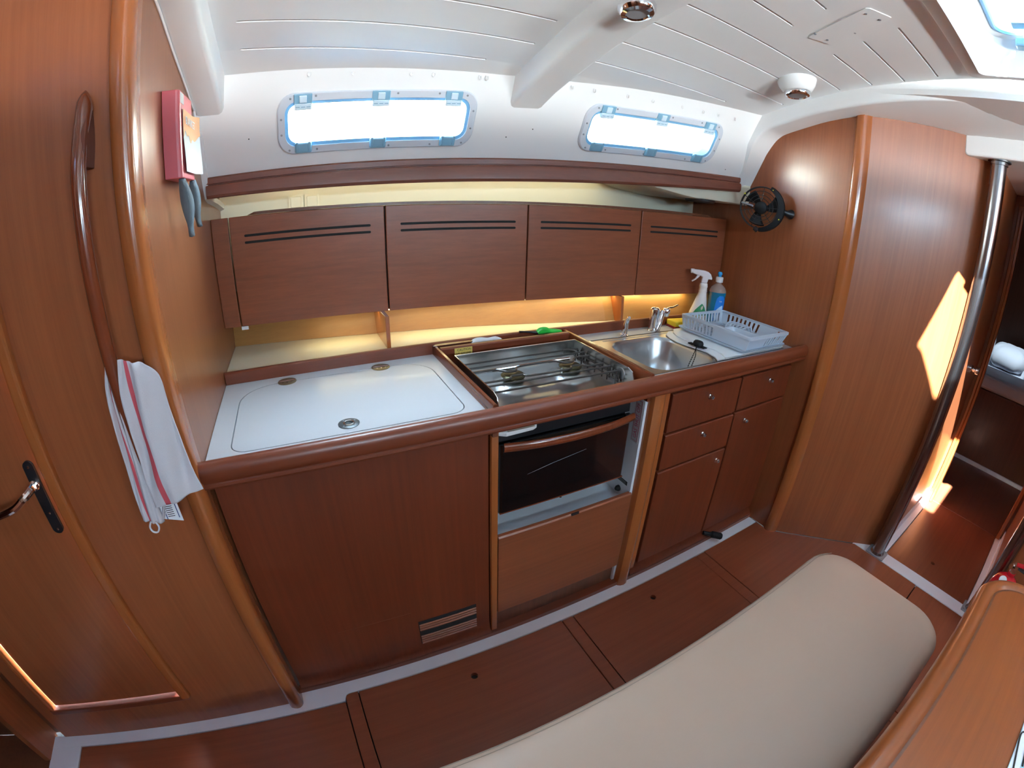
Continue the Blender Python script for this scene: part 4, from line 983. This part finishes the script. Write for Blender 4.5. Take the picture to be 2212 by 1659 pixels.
# bottles
t = thing('spray_bottle', 'white trigger spray bottle with green leaf label behind the dish rack', 'bottle', (1.95, .435, .92))
cx, cy = 1.962, .434
u_ = Vector((.80, -.60, 0)).normalized()
def ell(z, a, b, ox=0): return [(cx + u_.x * a * math.cos(q) - u_.y * b * math.sin(q) + u_.x * ox, cy + u_.y * a * math.cos(q) + u_.x * b * math.sin(q) + u_.y * ox, z) for q in lin(0, 2 * PI, 29)[:-1]]
bl = [(.921, .044, .024, 0), (.926, .047, .027, 0), (.95, .047, .027, 0), (.985, .042, .025, .002), (1.02, .034, .023, .006), (1.05, .027, .021, .009), (1.075, .021, .019, .011), (1.085, .019, .018, .012), (1.088, .0205, .0195, .012), (1.092, .019, .018, .012), (1.105, .0185, .0175, .012), (1.110, .0205, .0195, .012), (1.125, .0185, .018, .012), (1.128, .013, .013, .012)]
obj('body', MB().loft([ell(*q) for q in bl]), m_spray, t, smooth=True, auto=60)
def U(s, z, d=0): return (cx + u_.x * s - u_.y * d, cy + u_.y * s + u_.x * d, z)
def uprism(poly, hw): 
    n = len(poly); return MB().add([U(s, z, -hw) for s, z in poly] + [U(s, z, hw) for s, z in poly], [tuple(range(n)), tuple(range(n, 2 * n))] + [(i, (i + 1) % n, n + (i + 1) % n, n + i) for i in range(n)])
hdp = [(-.003, 1.128), (-.001, 1.155), (-.012, 1.160), (-.030, 1.163), (-.047, 1.168), (-.050, 1.178), (-.044, 1.186), (-.02, 1.186), (.010, 1.185), (.028, 1.180), (.040, 1.170), (.047, 1.155), (.048, 1.146), (.030, 1.147), (.026, 1.128)]
hd = obj('spray_head', uprism(hdp, .011), m_trigger, t, bevel=.004, seg=3)
obj('trigger', uprism([(-.010, 1.160), (-.018, 1.150), (-.030, 1.138), (-.046, 1.128), (-.048, 1.132), (-.032, 1.145), (-.024, 1.162)], .007), m_trigger, hd, bevel=.002)
obj('nozzle', MB().lathe([(.0095, 0), (.0105, .003), (.0105, .016), (.008, .018), (.0001, .018)], U(-.040, 1.178), (-u_.x, -u_.y, -.05), 16), m_trigger, hd, smooth=True)
lpts = [(-.030, .975), (-.018, .999), (-.002, 1.018), (.012, 1.032), (.024, 1.020), (.034, .998), (.040, .975)]
def surf(s, z):
    a = interp(z, [q[0] for q in bl], [q[1] for q in bl]); b = interp(z, [q[0] for q in bl], [q[2] for q in bl]); ox_ = interp(z, [q[0] for q in bl], [q[3] for q in bl])
    k = max(-1, min(1, (s - ox_) / a)); return -b * math.sqrt(max(0, 1 - k * k))
def label_patch(poly, ns=10, eps=.0008, nz=8):
    zs = sorted(p[1] for p in poly); z0, z1 = zs[0], zs[-1]; mb = MB(); n = len(poly)
    def span(z):
        xs = []
        for i in range(n):
            (xa, za), (xb, zb) = poly[i], poly[(i + 1) % n]
            if (za - z) * (zb - z) <= 0 and za != zb: xs.append(xa + (xb - xa) * (z - za) / (zb - za))
        return (min(xs), max(xs)) if xs else (0, 0)
    rows = []
    for z in lin(z0 + 1e-5, z1 - 1e-5, nz):
        a, b = span(z); rows.append([U(s, z, surf(s, z) - eps) for s in lin(a, b, ns)])
    mb.loft(rows, close=False); return mb
lb = obj('leaf_label', label_patch(lpts), m_labelgreen, t, smooth=True, label='green leaf-shaped label')
obj('lower_label', label_patch([(-.034, .955), (-.030, .972), (.040, .972), (.042, .955)]), m_beige, t, smooth=True)
obj('leaf_mark', label_patch([(.012, 1.001), (.007, 1.010), (.011, 1.021), (.018, 1.024), (.020, 1.012), (.017, 1.003)], 4, .0014, 4), m_beige, lb)
sz_ = surf(.014, .987)
text('Sanell', .0125, U(.016, .986, sz_ - .003), u_, (0, 0, 1), m_white, parent=lb, ext=.0001)
t = thing('detergent_bottle', 'blue washing-up liquid bottle with white cap in the corner by the bulkhead', 'bottle', (2.08, .43, .92))
dx_, dy_ = 2.088, .428; v_ = Vector((.78, -.62, 0)).normalized()
def el2(z, a, b): return [(dx_ + v_.x * a * math.cos(q) - v_.y * b * math.sin(q), dy_ + v_.y * a * math.cos(q) + v_.x * b * math.sin(q), z) for q in lin(0, 2 * PI, 29)[:-1]]
prof2 = [(.921, .036, .026), (.926, .040, .030), (.95, .042, .031), (1.00, .041, .030), (1.05, .042, .031), (1.08, .043, .031)]
obj('liquid', MB().loft([el2(*q) for q in prof2]), m_liq, t, smooth=True, auto=60)
obj('shoulder', MB().loft([el2(*q) for q in [(1.0801, .043, .031), (1.09, .042, .030), (1.105, .034, .026), (1.115, .022, .019), (1.122, .014, .014), (1.13, .013, .013)]]), m_clear, t, smooth=True, auto=60)
obj('cap', MB().lathe([(.0165, 0), (.0185, .001), (.0185, .024), (.0165, .026), (.0001, .027)], (dx_, dy_, 1.128), n=22), m_white, t, smooth=True)
obj('spout', MB().lathe([(.008, 0), (.008, .008), (.011, .010), (.0115, .018), (.008, .024), (.0001, .025)], (dx_, dy_, 1.1545), n=18), m_blue, t, smooth=True)
def V2(s, z, eps=.0008):
    a = interp(z, [q[0] for q in prof2], [q[1] for q in prof2]); b = interp(z, [q[0] for q in prof2], [q[2] for q in prof2]); k = max(-.99, min(.99, s / a))
    d = -b * math.sqrt(1 - k * k) - eps; return (dx_ + v_.x * s - v_.y * d, dy_ + v_.y * s + v_.x * d, z)
def patch2(poly, eps=.0008, nz=12, ns=10):
    n = len(poly); zs = [p[1] for p in poly]
    def span(z):
        xs = []
        for i in range(n):
            (xa, za), (xb, zb) = poly[i], poly[(i + 1) % n]
            if (za - z) * (zb - z) <= 0 and za != zb: xs.append(xa + (xb - xa) * (z - za) / (zb - za))
        return min(xs), max(xs)
    return MB().loft([[V2(s, z, eps) for s in lin(*span(z), ns)] for z in lin(min(zs) + 1e-5, max(zs) - 1e-5, nz)], close=False)
lb = obj('label', patch2([(-.012, .93), (-.014, .98), (-.010, 1.03), (-.006, 1.055), (.006, 1.066), (.026, 1.066), (.036, 1.05), (.037, 1.02), (.030, .93)]), m_bluelabel, t, smooth=True, label='bright blue label with pale oval')
obj('oval', patch2([(-.010, .955), (-.012, .975), (-.004, .995), (.012, 1.012), (.028, 1.020), (.031, .99), (.028, .955), (.018, .944), (.0, .944)], .0014), m_bluewhite, lb, smooth=True)
text('lait', .011, Vector(V2(.014, 1.040, .0035)), v_, (0, 0, 1), m_white, parent=lb, ext=.0001)
text('PUR', .010, Vector(V2(.011, .978, .0035)), v_, (0, 0, 1), m_bluelabel, parent=lb, ext=.0001)

# lighter and knife on the ledge behind the hob
t = thing('gas_lighter', 'green gas lighter with black nozzle on the ledge behind the hob', 'lighter', (1.15, .47, .937))
obj('body', MB().tube(catmull([(1.108, .470, .957), (1.122, .470, .962), (1.145, .470, .962), (1.165, .470, .957), (1.19, .468, .954), (1.215, .467, .951)], 4), [.007, .009, .011, .0125, .0135, .014, .014, .0135, .013, .012, .011, .0105, .010, .010, .010, .010, .0098, .0092, .0085, .0075, .006], 14, ry=.008), m_green, t, smooth=True)
obj('nozzle', MB().tube([(1.112, .470, .957), (1.098, .474, .958), (1.060, .482, .962), (1.040, .486, .963)], [.0085, .0045, .0035, .004], 10), m_black, t, smooth=True)
t = thing('bread_knife', 'knife with white handle lying on the ledge behind the hob', 'knife', (.84, .475, .937))
obj('handle', MB().tube(catmull([(.842, .474, .947), (.86, .474, .951), (.885, .474, .952), (.91, .473, .950), (.935, .472, .951), (.960, .471, .946)], 3), [.006, .009, .0115, .0125, .0125, .012, .011, .010, .0095, .0095, .010, .0105, .0105, .009, .007, .005], 12, ry=.007), m_white, t, smooth=True)
obj('blade', MB().prism([(.700, .470), (.708, .466), (.845, .466), (.845, .482), (.715, .484)], 'z', .954, .956), m_steel, t)

# ------------------------------------------------------------------ wall fan
t = thing('wall_fan', 'small black cage fan with yellow clips on the right bulkhead', 'fan', (2.12, .23, 1.5))
FC = Vector((2.075, .238, 1.502)); fa = Vector((-.88, -.47, 0)).normalized(); fs_ = Vector((fa.y, -fa.x, 0)); fz = Vector((0, 0, 1))
# fs_ points to screen left (+y side)
def fp_(r, a, d=0): return FC + fs_ * (r * math.cos(a)) + fz * (r * math.sin(a)) + fa * d
def fring(r, d, w, name='cage_ring', m=m_black):
    obj(name, MB().tube([fp_(r, a, d) for a in lin(0, 2 * PI, 41)[:-1]], w, 6, closed=True), m, t, smooth=True)
fring(.092, 0, .0025); fring(.073, .010, .0014); fring(.055, .016, .0014); fring(.040, .020, .0013); fring(.092, -.030, .0022)
for a in (PI / 2 + .08, PI * 1.28, PI * .98, -.25, .55, PI * 1.62): obj('spoke', MB().tube([fp_(.03, a, .021), fp_(.06, a, .015), fp_(.092, a, 0), fp_(.093, a, -.030)], .0015, 5), m_black, t)
obj('logo_bar', MB().tube([fp_(.034, PI * .96, .022), fp_(.090, PI * .96 - .06, .004)][::-1], .004, 8) if False else MB().tube([fp_(.034, .10, .022), fp_(.088, .16, .004)], .0042, 8), m_grey, t)
obj('hub', MB().lathe([(.026, -.035), (.0285, -.005), (.0285, .010), (.025, .020), (.016, .026), (.0001, .028)], FC, fa, 28), m_rubber, t, smooth=True)
for k in range(3):
    a0 = .5 + k * 2 * PI / 3; rows = []
    for r in lin(.027, .080, 6):
        rows.append([fp_(r, a0 + .9 * u - .25 * (r - .03) / .05, -.020 + .020 * (u - .5)) for u in lin(0, 1, 6)])
    obj('blade', MB().loft(rows, close=False), m_rubber, t, solid=.0012, smooth=True)
# bracket arm on the right side
arc = [fp_(.098, a, -.008) for a in lin(PI * .62, PI * 1.52, 18)]
am = MB(); rws = []
for i, a in enumerate(lin(PI * .62, PI * 1.50, 18)):
    w = .006 + .014 * math.sin(PI * (i / 17)) ; rws.append([fp_(.093, a, -.014 - .010), fp_(.093 - w * .9, a, .012), fp_(.102, a, .006), fp_(.106, a, -.024)])
am.loft(rws); obj('bracket', am, m_rubber, t, smooth=True, auto=50)
obj('lower_clip', MB().box(-.018, .018, -.014, .014, -.012, .012) if False else MB().tube([fp_(.092, -PI / 2 + .22, 0), fp_(.102, -PI / 2 + .02, 0)], .012, 6), m_black, t, bevel=.003)
for a in (.62, PI * .66, PI * 1.14): obj('yellow_clip', MB().lathe([(.0001, -.004), (.004, -.002), (.004, .002), (.0001, .004)], fp_(.093, a, .006), fz, 8), m_yellow, t)
obj('mount', MB().tube([fp_(.085, PI, -.025), Vector((2.150, .150, 1.495)), Vector((2.179, .145, 1.493))], [.010, .012, .022], 16), m_black, t, smooth=True)
obj('power_cord', MB().tube(catmull([(2.178, .42, 1.520), (2.165, .38, 1.512), (2.14, .33, 1.500), (2.11, .285, 1.490), (2.10, .25, 1.492)], 5), .0022, 6), m_rubber, t, smooth=True)

# ------------------------------------------------------------------ downlights
t = thing('downlight', 'chrome ring downlight set into the underside of the ceiling beam', 'light', (.985, -.125, 1.9))
lc = Vector((.990, -.128, zceil(-.128) - .072)); la = Vector((0, -.17, -1)).normalized()
obj('ring', MB().lathe([(.043, 0), (.045, .006), (.044, .016), (.038, .025), (.028, .028), (.024, .022)], lc, la, 36), m_chrome, t, smooth=True)
obj('lens', MB().lathe([(.0001, .018), (.018, .019), (.027, .024)], lc, la, 28), m_grey, t, smooth=True)
t = thing('downlight', 'downlight with white cone and small chrome ring hanging below the scored ceiling', 'light', (1.837, -.034, 1.95))
lc = Vector((1.840, -.030, zceil(-.03) + .002)); la = Vector((0, -.10, -1)).normalized()
obj('cone', MB().lathe([(.072, 0), (.071, .006), (.066, .022), (.055, .040), (.047, .046)], lc, la, 40), m_gel, t, smooth=True)
obj('ring', MB().lathe([(.047, .044), (.048, .050), (.044, .060), (.036, .063), (.030, .058)], lc, la, 36), m_chrome, t, smooth=True)
obj('lens', MB().lathe([(.0001, .052), (.020, .054), (.032, .060)], lc, la, 28), m_grey, t, smooth=True)

# ------------------------------------------------------------------ fire blanket box
t = thing('fire_blanket_box', 'faded red fire blanket box with white paper sleeve on the left bulkhead', 'box', (.02, .2, 1.53))
obj('case', MB().prism(rrect(.0005, .041, .140, .278, [.010, .002, .002, .010], 3), 'z', 1.534, 1.728), m_red, t, bevel=.003)
obj('sticker', MB().box(.0405, .0415, .148, .180, 1.700, 1.724), m_paper, t)
sl_ = obj('sleeve', MB().grid(lambda y, z: (.0455 + .010 * max(0, (y - .25) / .03) ** 2 + .002 * math.sin((z - 1.5) * 30), y, z + .15 * (y - .15) * 0), lin(.156, .284, 12), lin(1.548, 1.688, 10)), m_paper, t, smooth=True)
obj('sleeve_top', MB().grid(lambda y, z: (.0463 + .010 * max(0, (y - .25) / .03) ** 2 + .002 * math.sin((z - 1.5) * 30), y, z - ((.007 * math.sin(y * 60) + .005 * math.sin(y * 171)) if z < 1.64 else 0)), lin(.156, .284, 30), lin(1.630, 1.688, 8)), m_orange, t, smooth=True)
text('BLANKET', .026, (.0490, .212, 1.662), (0, 1, 0), (0, 0, 1), m_paper, parent=sl_, ext=.0003, sx=.9)
for (y, y2, zb, ph) in ((.163, .221, 1.402, 0), (.262, .340, 1.420, 1.5)):
    rows = []
    for s in lin(0, 1, 14):
        z = 1.536 + (zb - 1.536) * s; yc_ = y + (y2 - y) * s ** 1.2 + .006 * math.sin(s * 5 + ph); w = .008 + .010 * math.sin(PI * min(1, s * 1.25)) ; xx_ = .033 + .003 * math.sin(s * 3.2 + ph)
        rows.append([(xx_ - w * .75, yc_ - w * .5, z), (xx_ + .002 * math.sin(s * 6), yc_ - .003, z - .002), (xx_ + w * .75, yc_ + w * .5, z)])
    obj('pull_strap', MB().loft(rows, close=False), m_strap, t, solid=.0018, smooth=True)

# ------------------------------------------------------------------ grab handle with tea towel
m_foot = wood('matt_red_wood', (.17, .040, .015), (.11, .024, .009), 'z', rough=.5, coat=0.)
t = thing('grab_rail', 'long curved dark red wooden grab handle on the wall beside the door', 'handle', (-.09, -.07, 1.3))
hpth = catmull([(-.088, -.055, 1.690), (-.088, -.068, 1.670), (-.092, -.082, 1.62), (-.095, -.098, 1.55), (-.096, -.102, 1.45), (-.096, -.102, 1.30), (-.095, -.102, 1.15), (-.094, -.102, 1.02), (-.092, -.092, .95), (-.090, -.070, .90), (-.088, -.053, .88)], 5)
n = len(hpth); rr1 = []; rr2 = []
for i in range(n):
    s = i / (n - 1); e = min(s, 1 - s) / .12
    rr1.append(.0145 * min(1, .35 + e * .8)); rr2.append(.013 + .007 * math.exp(-((s - .10) / .06) ** 2) if s < .5 else .013 + .007 * math.exp(-((s - .9) / .06) ** 2))
# pads where it meets the wall
hm = MB().tube(hpth, rr2, 16, ry=rr1)
obj('rail', hm, m_handle, t, smooth=True)
for z0, z1, sgn in ((1.56, 1.690, 1), (.875, 1.0, -1)):
    zz = lin(z0, z1, 10); rows = []
    for z in zz:
        k = (z - z0) / (z1 - z0); k = k if sgn > 0 else 1 - k
        d = .048 * math.sin(PI * min(1, k * .62 + .38)) ** .7 + .001; w = .0125 * (.55 + .45 * math.sin(PI * k))
        rows.append([(-.090 - w, -.0495, z), (-.090 - w, -.05 - d, z), (-.090 + w, -.05 - d, z), (-.090 + w, -.0495, z)])
    obj('foot', MB().loft(rows), m_foot, t, bevel=.004)
t = thing('tea_towel', 'white cotton tea towel with red stripes hanging from the grab handle', 'towel', (-.07, -.12, .86))
def sheet(Lp, Rp, stripe, wave, y0, name, nv=34, nu=26, amp=.012):
    Lp = catmull([(a, b, 0) for a, b in Lp], 8); Rp = catmull([(a, b, 0) for a, b in Rp], 8)
    def f(i, v):
        l = Lp[min(len(Lp) - 1, int(round(v * (len(Lp) - 1))))]; r = Rp[min(len(Rp) - 1, int(round(v * (len(Rp) - 1))))]
        u = i; x = l.x + (r.x - l.x) * u; z = l.y + (r.y - l.y) * u
        y = y0(u, v) + amp * (.35 + v) * (1 - .6 * max(0, v - .7) / .3) * math.sin(wave * u + 1.3 * v) + .003 * math.sin(17 * u + 9 * v)
        return (x, y, z)
    us = lin(0, 1, nu); vs = lin(0, 1, nv)
    mb = MB().grid(f, us, vs, mi=lambda i, j: 1 if stripe[0] <= us[i] < stripe[1] else 0)
    return obj(name, mb, [m_towel, m_towelred], t, solid=.0018, smooth=True)
sheet([(-.072, 1.224), (-.086, 1.16), (-.087, 1.10), (-.088, 1.03), (-.094, .97), (-.092, .915)],
      [(-.030, 1.208), (-.004, 1.180), (-.001, 1.11), (.006, 1.03), (.012, .98), (.020, .936)], (.22, .325), 8.0,
      lambda u, v: -.122 + .010 * u - .016 * v, 'front_fold')
sheet([(-.104, 1.212), (-.118, 1.165), (-.122, 1.10), (-.126, 1.02), (-.136, .93), (-.136, .88)],
      [(-.100, 1.19), (-.098, 1.14), (-.094, 1.08), (-.092, 1.0), (-.092, .93), (-.094, .865)], (.28, .43), 5.0,
      lambda u, v: -.112 + .012 * u - .012 * v, 'side_fold', amp=.009)
sheet([(-.096, 1.20), (-.092, 1.12), (-.090, 1.04), (-.092, .97), (-.098, .90), (-.104, .868)],
      [(-.066, 1.21), (-.060, 1.12), (-.056, 1.04), (-.056, .97), (-.07, .91), (-.090, .872)], (.0, .0), 6.0,
      lambda u, v: -.106 + .004 * u - .006 * v, 'back_fold', amp=.006)
lp_ = obj('hanging_loop', MB().tube(catmull([(-.118, -.125, .880), (-.124, -.128, .868), (-.120, -.130, .857), (-.110, -.130, .855), (-.104, -.128, .866), (-.108, -.126, .878)], 4), .0022, 6), m_towel, t, smooth=True)
cl_ = obj('care_label', MB().prism([(-.098, .872), (-.052, .858), (-.052, .925), (-.100, .925)], 'y', -.110, -.1095), m_paper, t, label='small white care label with printed lines')
for k in range(9): obj('print', MB().box(-.082, -.066, -.1103, -.1099, .874 + k * .005, .8755 + k * .005), m_ink, cl_)
for x in (-.085, -.058): obj('print', MB().box(x - .001, x + .001, -.1103, -.1099, .868, .915), m_blueink, cl_)

# ------------------------------------------------------------------ bench and table
t = thing('bench', 'cream vinyl cushioned bench between the galley and the table', 'bench', (.9, -.83, 0))
CX0, CX1, CY0, CY1 = -.15, 1.748, -1.085, -.570
def cush(u, v):  # u around, v up
    pass
rings = []
for g, z in ((.03, .345), (.010, .350), (.0, .365), (-.003, .395), (.000, .418), (.006, .431), (.014, .440), (.026, .447), (.045, .453), (.075, .458), (.12, .462), (.18, .465), (.24, .466)):
    rings.append([(x, y, z) for x, y in rrect(CX0 + g, CX1 - g, CY0 + g, CY1 - g, max(.125 - g * .5, .004), 10)])
cb = MB().loft(rings, cap=False); cb.add(rings[-1], [tuple(range(len(rings[-1])))]); cb.add(rings[0], [tuple(range(len(rings[0])))])
cu_ = obj('cushion', cb, m_cushion, t, smooth=True, auto=80)
for g, z in ((.0075, .4345), (.020, .4445)):
    obj('seam', MB().tube([(x, CY1 - g - (0 if x < 1.62 else .5 * (x - 1.62) ** 2 * 8), z) for x in lin(CX0 + .1, CX1 - .05, 60)], .0008, 5), m_seam, cu_)
obj('base', MB().box(CX0 + .06, CX1 - .10, CY0 + .06, CY1 - .08, .0, .346), m_wx, t, bevel=.01)
t = thing('table', 'varnished orange-brown saloon table with rounded raised edge', 'table', (1.0, -1.5, 0))
TX0, TX1, TY0, TY1 = .30, 1.640, -2.0, -1.034
def tring(g, z, r): return [(x, y, z) for x, y in rrect(TX0 + g, TX1 - g, TY0 + g, TY1 - g, r, 10)]
# slight bow of the long side
def bow(R): return [(x, y - .0 - (.052 * max(0, (x - 1.1) / .5) ** 2 * max(0, min(1, (y + 1.6) / .5))), z) for x, y, z in R]
rg = [bow(tring(g, z, r)) for g, z, r in ((.006, .700, .115), (.0, .708, .12), (-.002, .725, .12), (.0, .745, .12), (.006, .755, .116), (.014, .7595, .11), (.024, .7600, .10), (.034, .757, .09), (.040, .752, .085))]
obj('raised_edge', MB().loft(rg, cap=False).add(rg[0], [tuple(range(len(rg[0])))]), m_table, t, smooth=True, auto=80)
rg2 = [bow(tring(g, z, r)) for g, z, r in ((.040, .7515, .085), (.046, .7518, .08))]
obj('inlay', MB().loft(rg2, cap=False), m_dark, t)
tpn = bow(tring(.046, .7518, .08)); obj('top_panel', MB().add(tpn, [tuple(range(len(tpn)))]), m_table, t)
obj('pedestal', MB().box(.75, 1.25, -1.62, -1.50, 0, .70), m_wx, t, bevel=.01)
t = thing('pad', 'white and pale blue paper with a dark pen squiggle on the table', 'paper', (1.0, -1.45, .753))
pp_ = MB().grid(lambda x, y: (x, y, .7535 + .0004 * math.sin(x * 20)), lin(.75, 1.30, 8), lin(-1.70, -1.283, 6))
m_sky = mat('paper_blue_print', (.45, .66, .88), .4, noise=.5, nscale=5)
obj('sheet', pp_, m_sky, t, solid=.0008)
obj('border', MB().box(.76, 1.29, -1.306, -1.284, .7541, .7546), m_paper, t)
obj('squiggle', MB().tube(catmull([(1.02, -1.30, .7555), (1.10, -1.288, .7555), (1.145, -1.284, .7555), (1.155, -1.292, .7555), (1.13, -1.302, .7555), (1.08, -1.31, .7555)], 5), .0018, 6), m_ink, t)

# ------------------------------------------------------------------ added unseen seat behind the camera, blocks light low at left
t = thing('blocker_seat', 'high-backed dark seat shape added unseen behind the camera to block light', 'seat', (-.4, -1.9, 0))
obj('backrest', MB().box(-.90, .15, -1.56, -1.50, 0, 1.12), m_dark, t, bevel=.01)
obj('seat_base', MB().box(-.90, .15, -2.30, -1.56, 0, .42), m_dark, t, bevel=.01)
obj('seat_cushion', MB().box(-.89, .14, -2.29, -1.57, .42, .52), m_cushion, t, bevel=.03)

# ------------------------------------------------------------------ fire extinguisher
t = thing('fire_extinguisher', 'red fire extinguisher with chrome valve standing behind the table', 'extinguisher', (2.45, -1.30, 0))
ec = (2.445, -1.243, .0)
obj('cylinder', MB().lathe([(.060, .002), (.066, .010), (.066, .26), (.063, .295), (.050, .322), (.030, .338), (.018, .344), (.018, .36)], ec, n=36), m_extred, t, smooth=True)
obj('gauge', MB().lathe([(.018, -.004), (.018, .003), (.016, .005), (.0001, .0055)], (2.412, -1.222, .325), (-.6, .35, .75), 22), m_white, t, smooth=True)
vv = obj('valve', MB().tube([(2.445, -1.243, .355), (2.445, -1.243, .40)], .016, 16).tube([(2.445, -1.243, .383), (2.43, -1.222, .387)], .013, 16), m_chrome, t, smooth=True)
obj('handle', MB().box(2.435, 2.46, -1.35, -1.240, .408, .418, rot=Matrix.Rotation(-.25, 3, 'X')), m_extred, vv, bevel=.003)
obj('handle', MB().box(2.435, 2.46, -1.35, -1.240, .382, .390, rot=Matrix.Rotation(.1, 3, 'X')), m_black, vv, bevel=.003)
obj('bracket', MB().tube([(ec[0] + .068 * math.cos(a), ec[1] + .068 * math.sin(a), .2) for a in lin(0, 2 * PI, 31)[:-1]], .004, 6, closed=True), m_black, t)
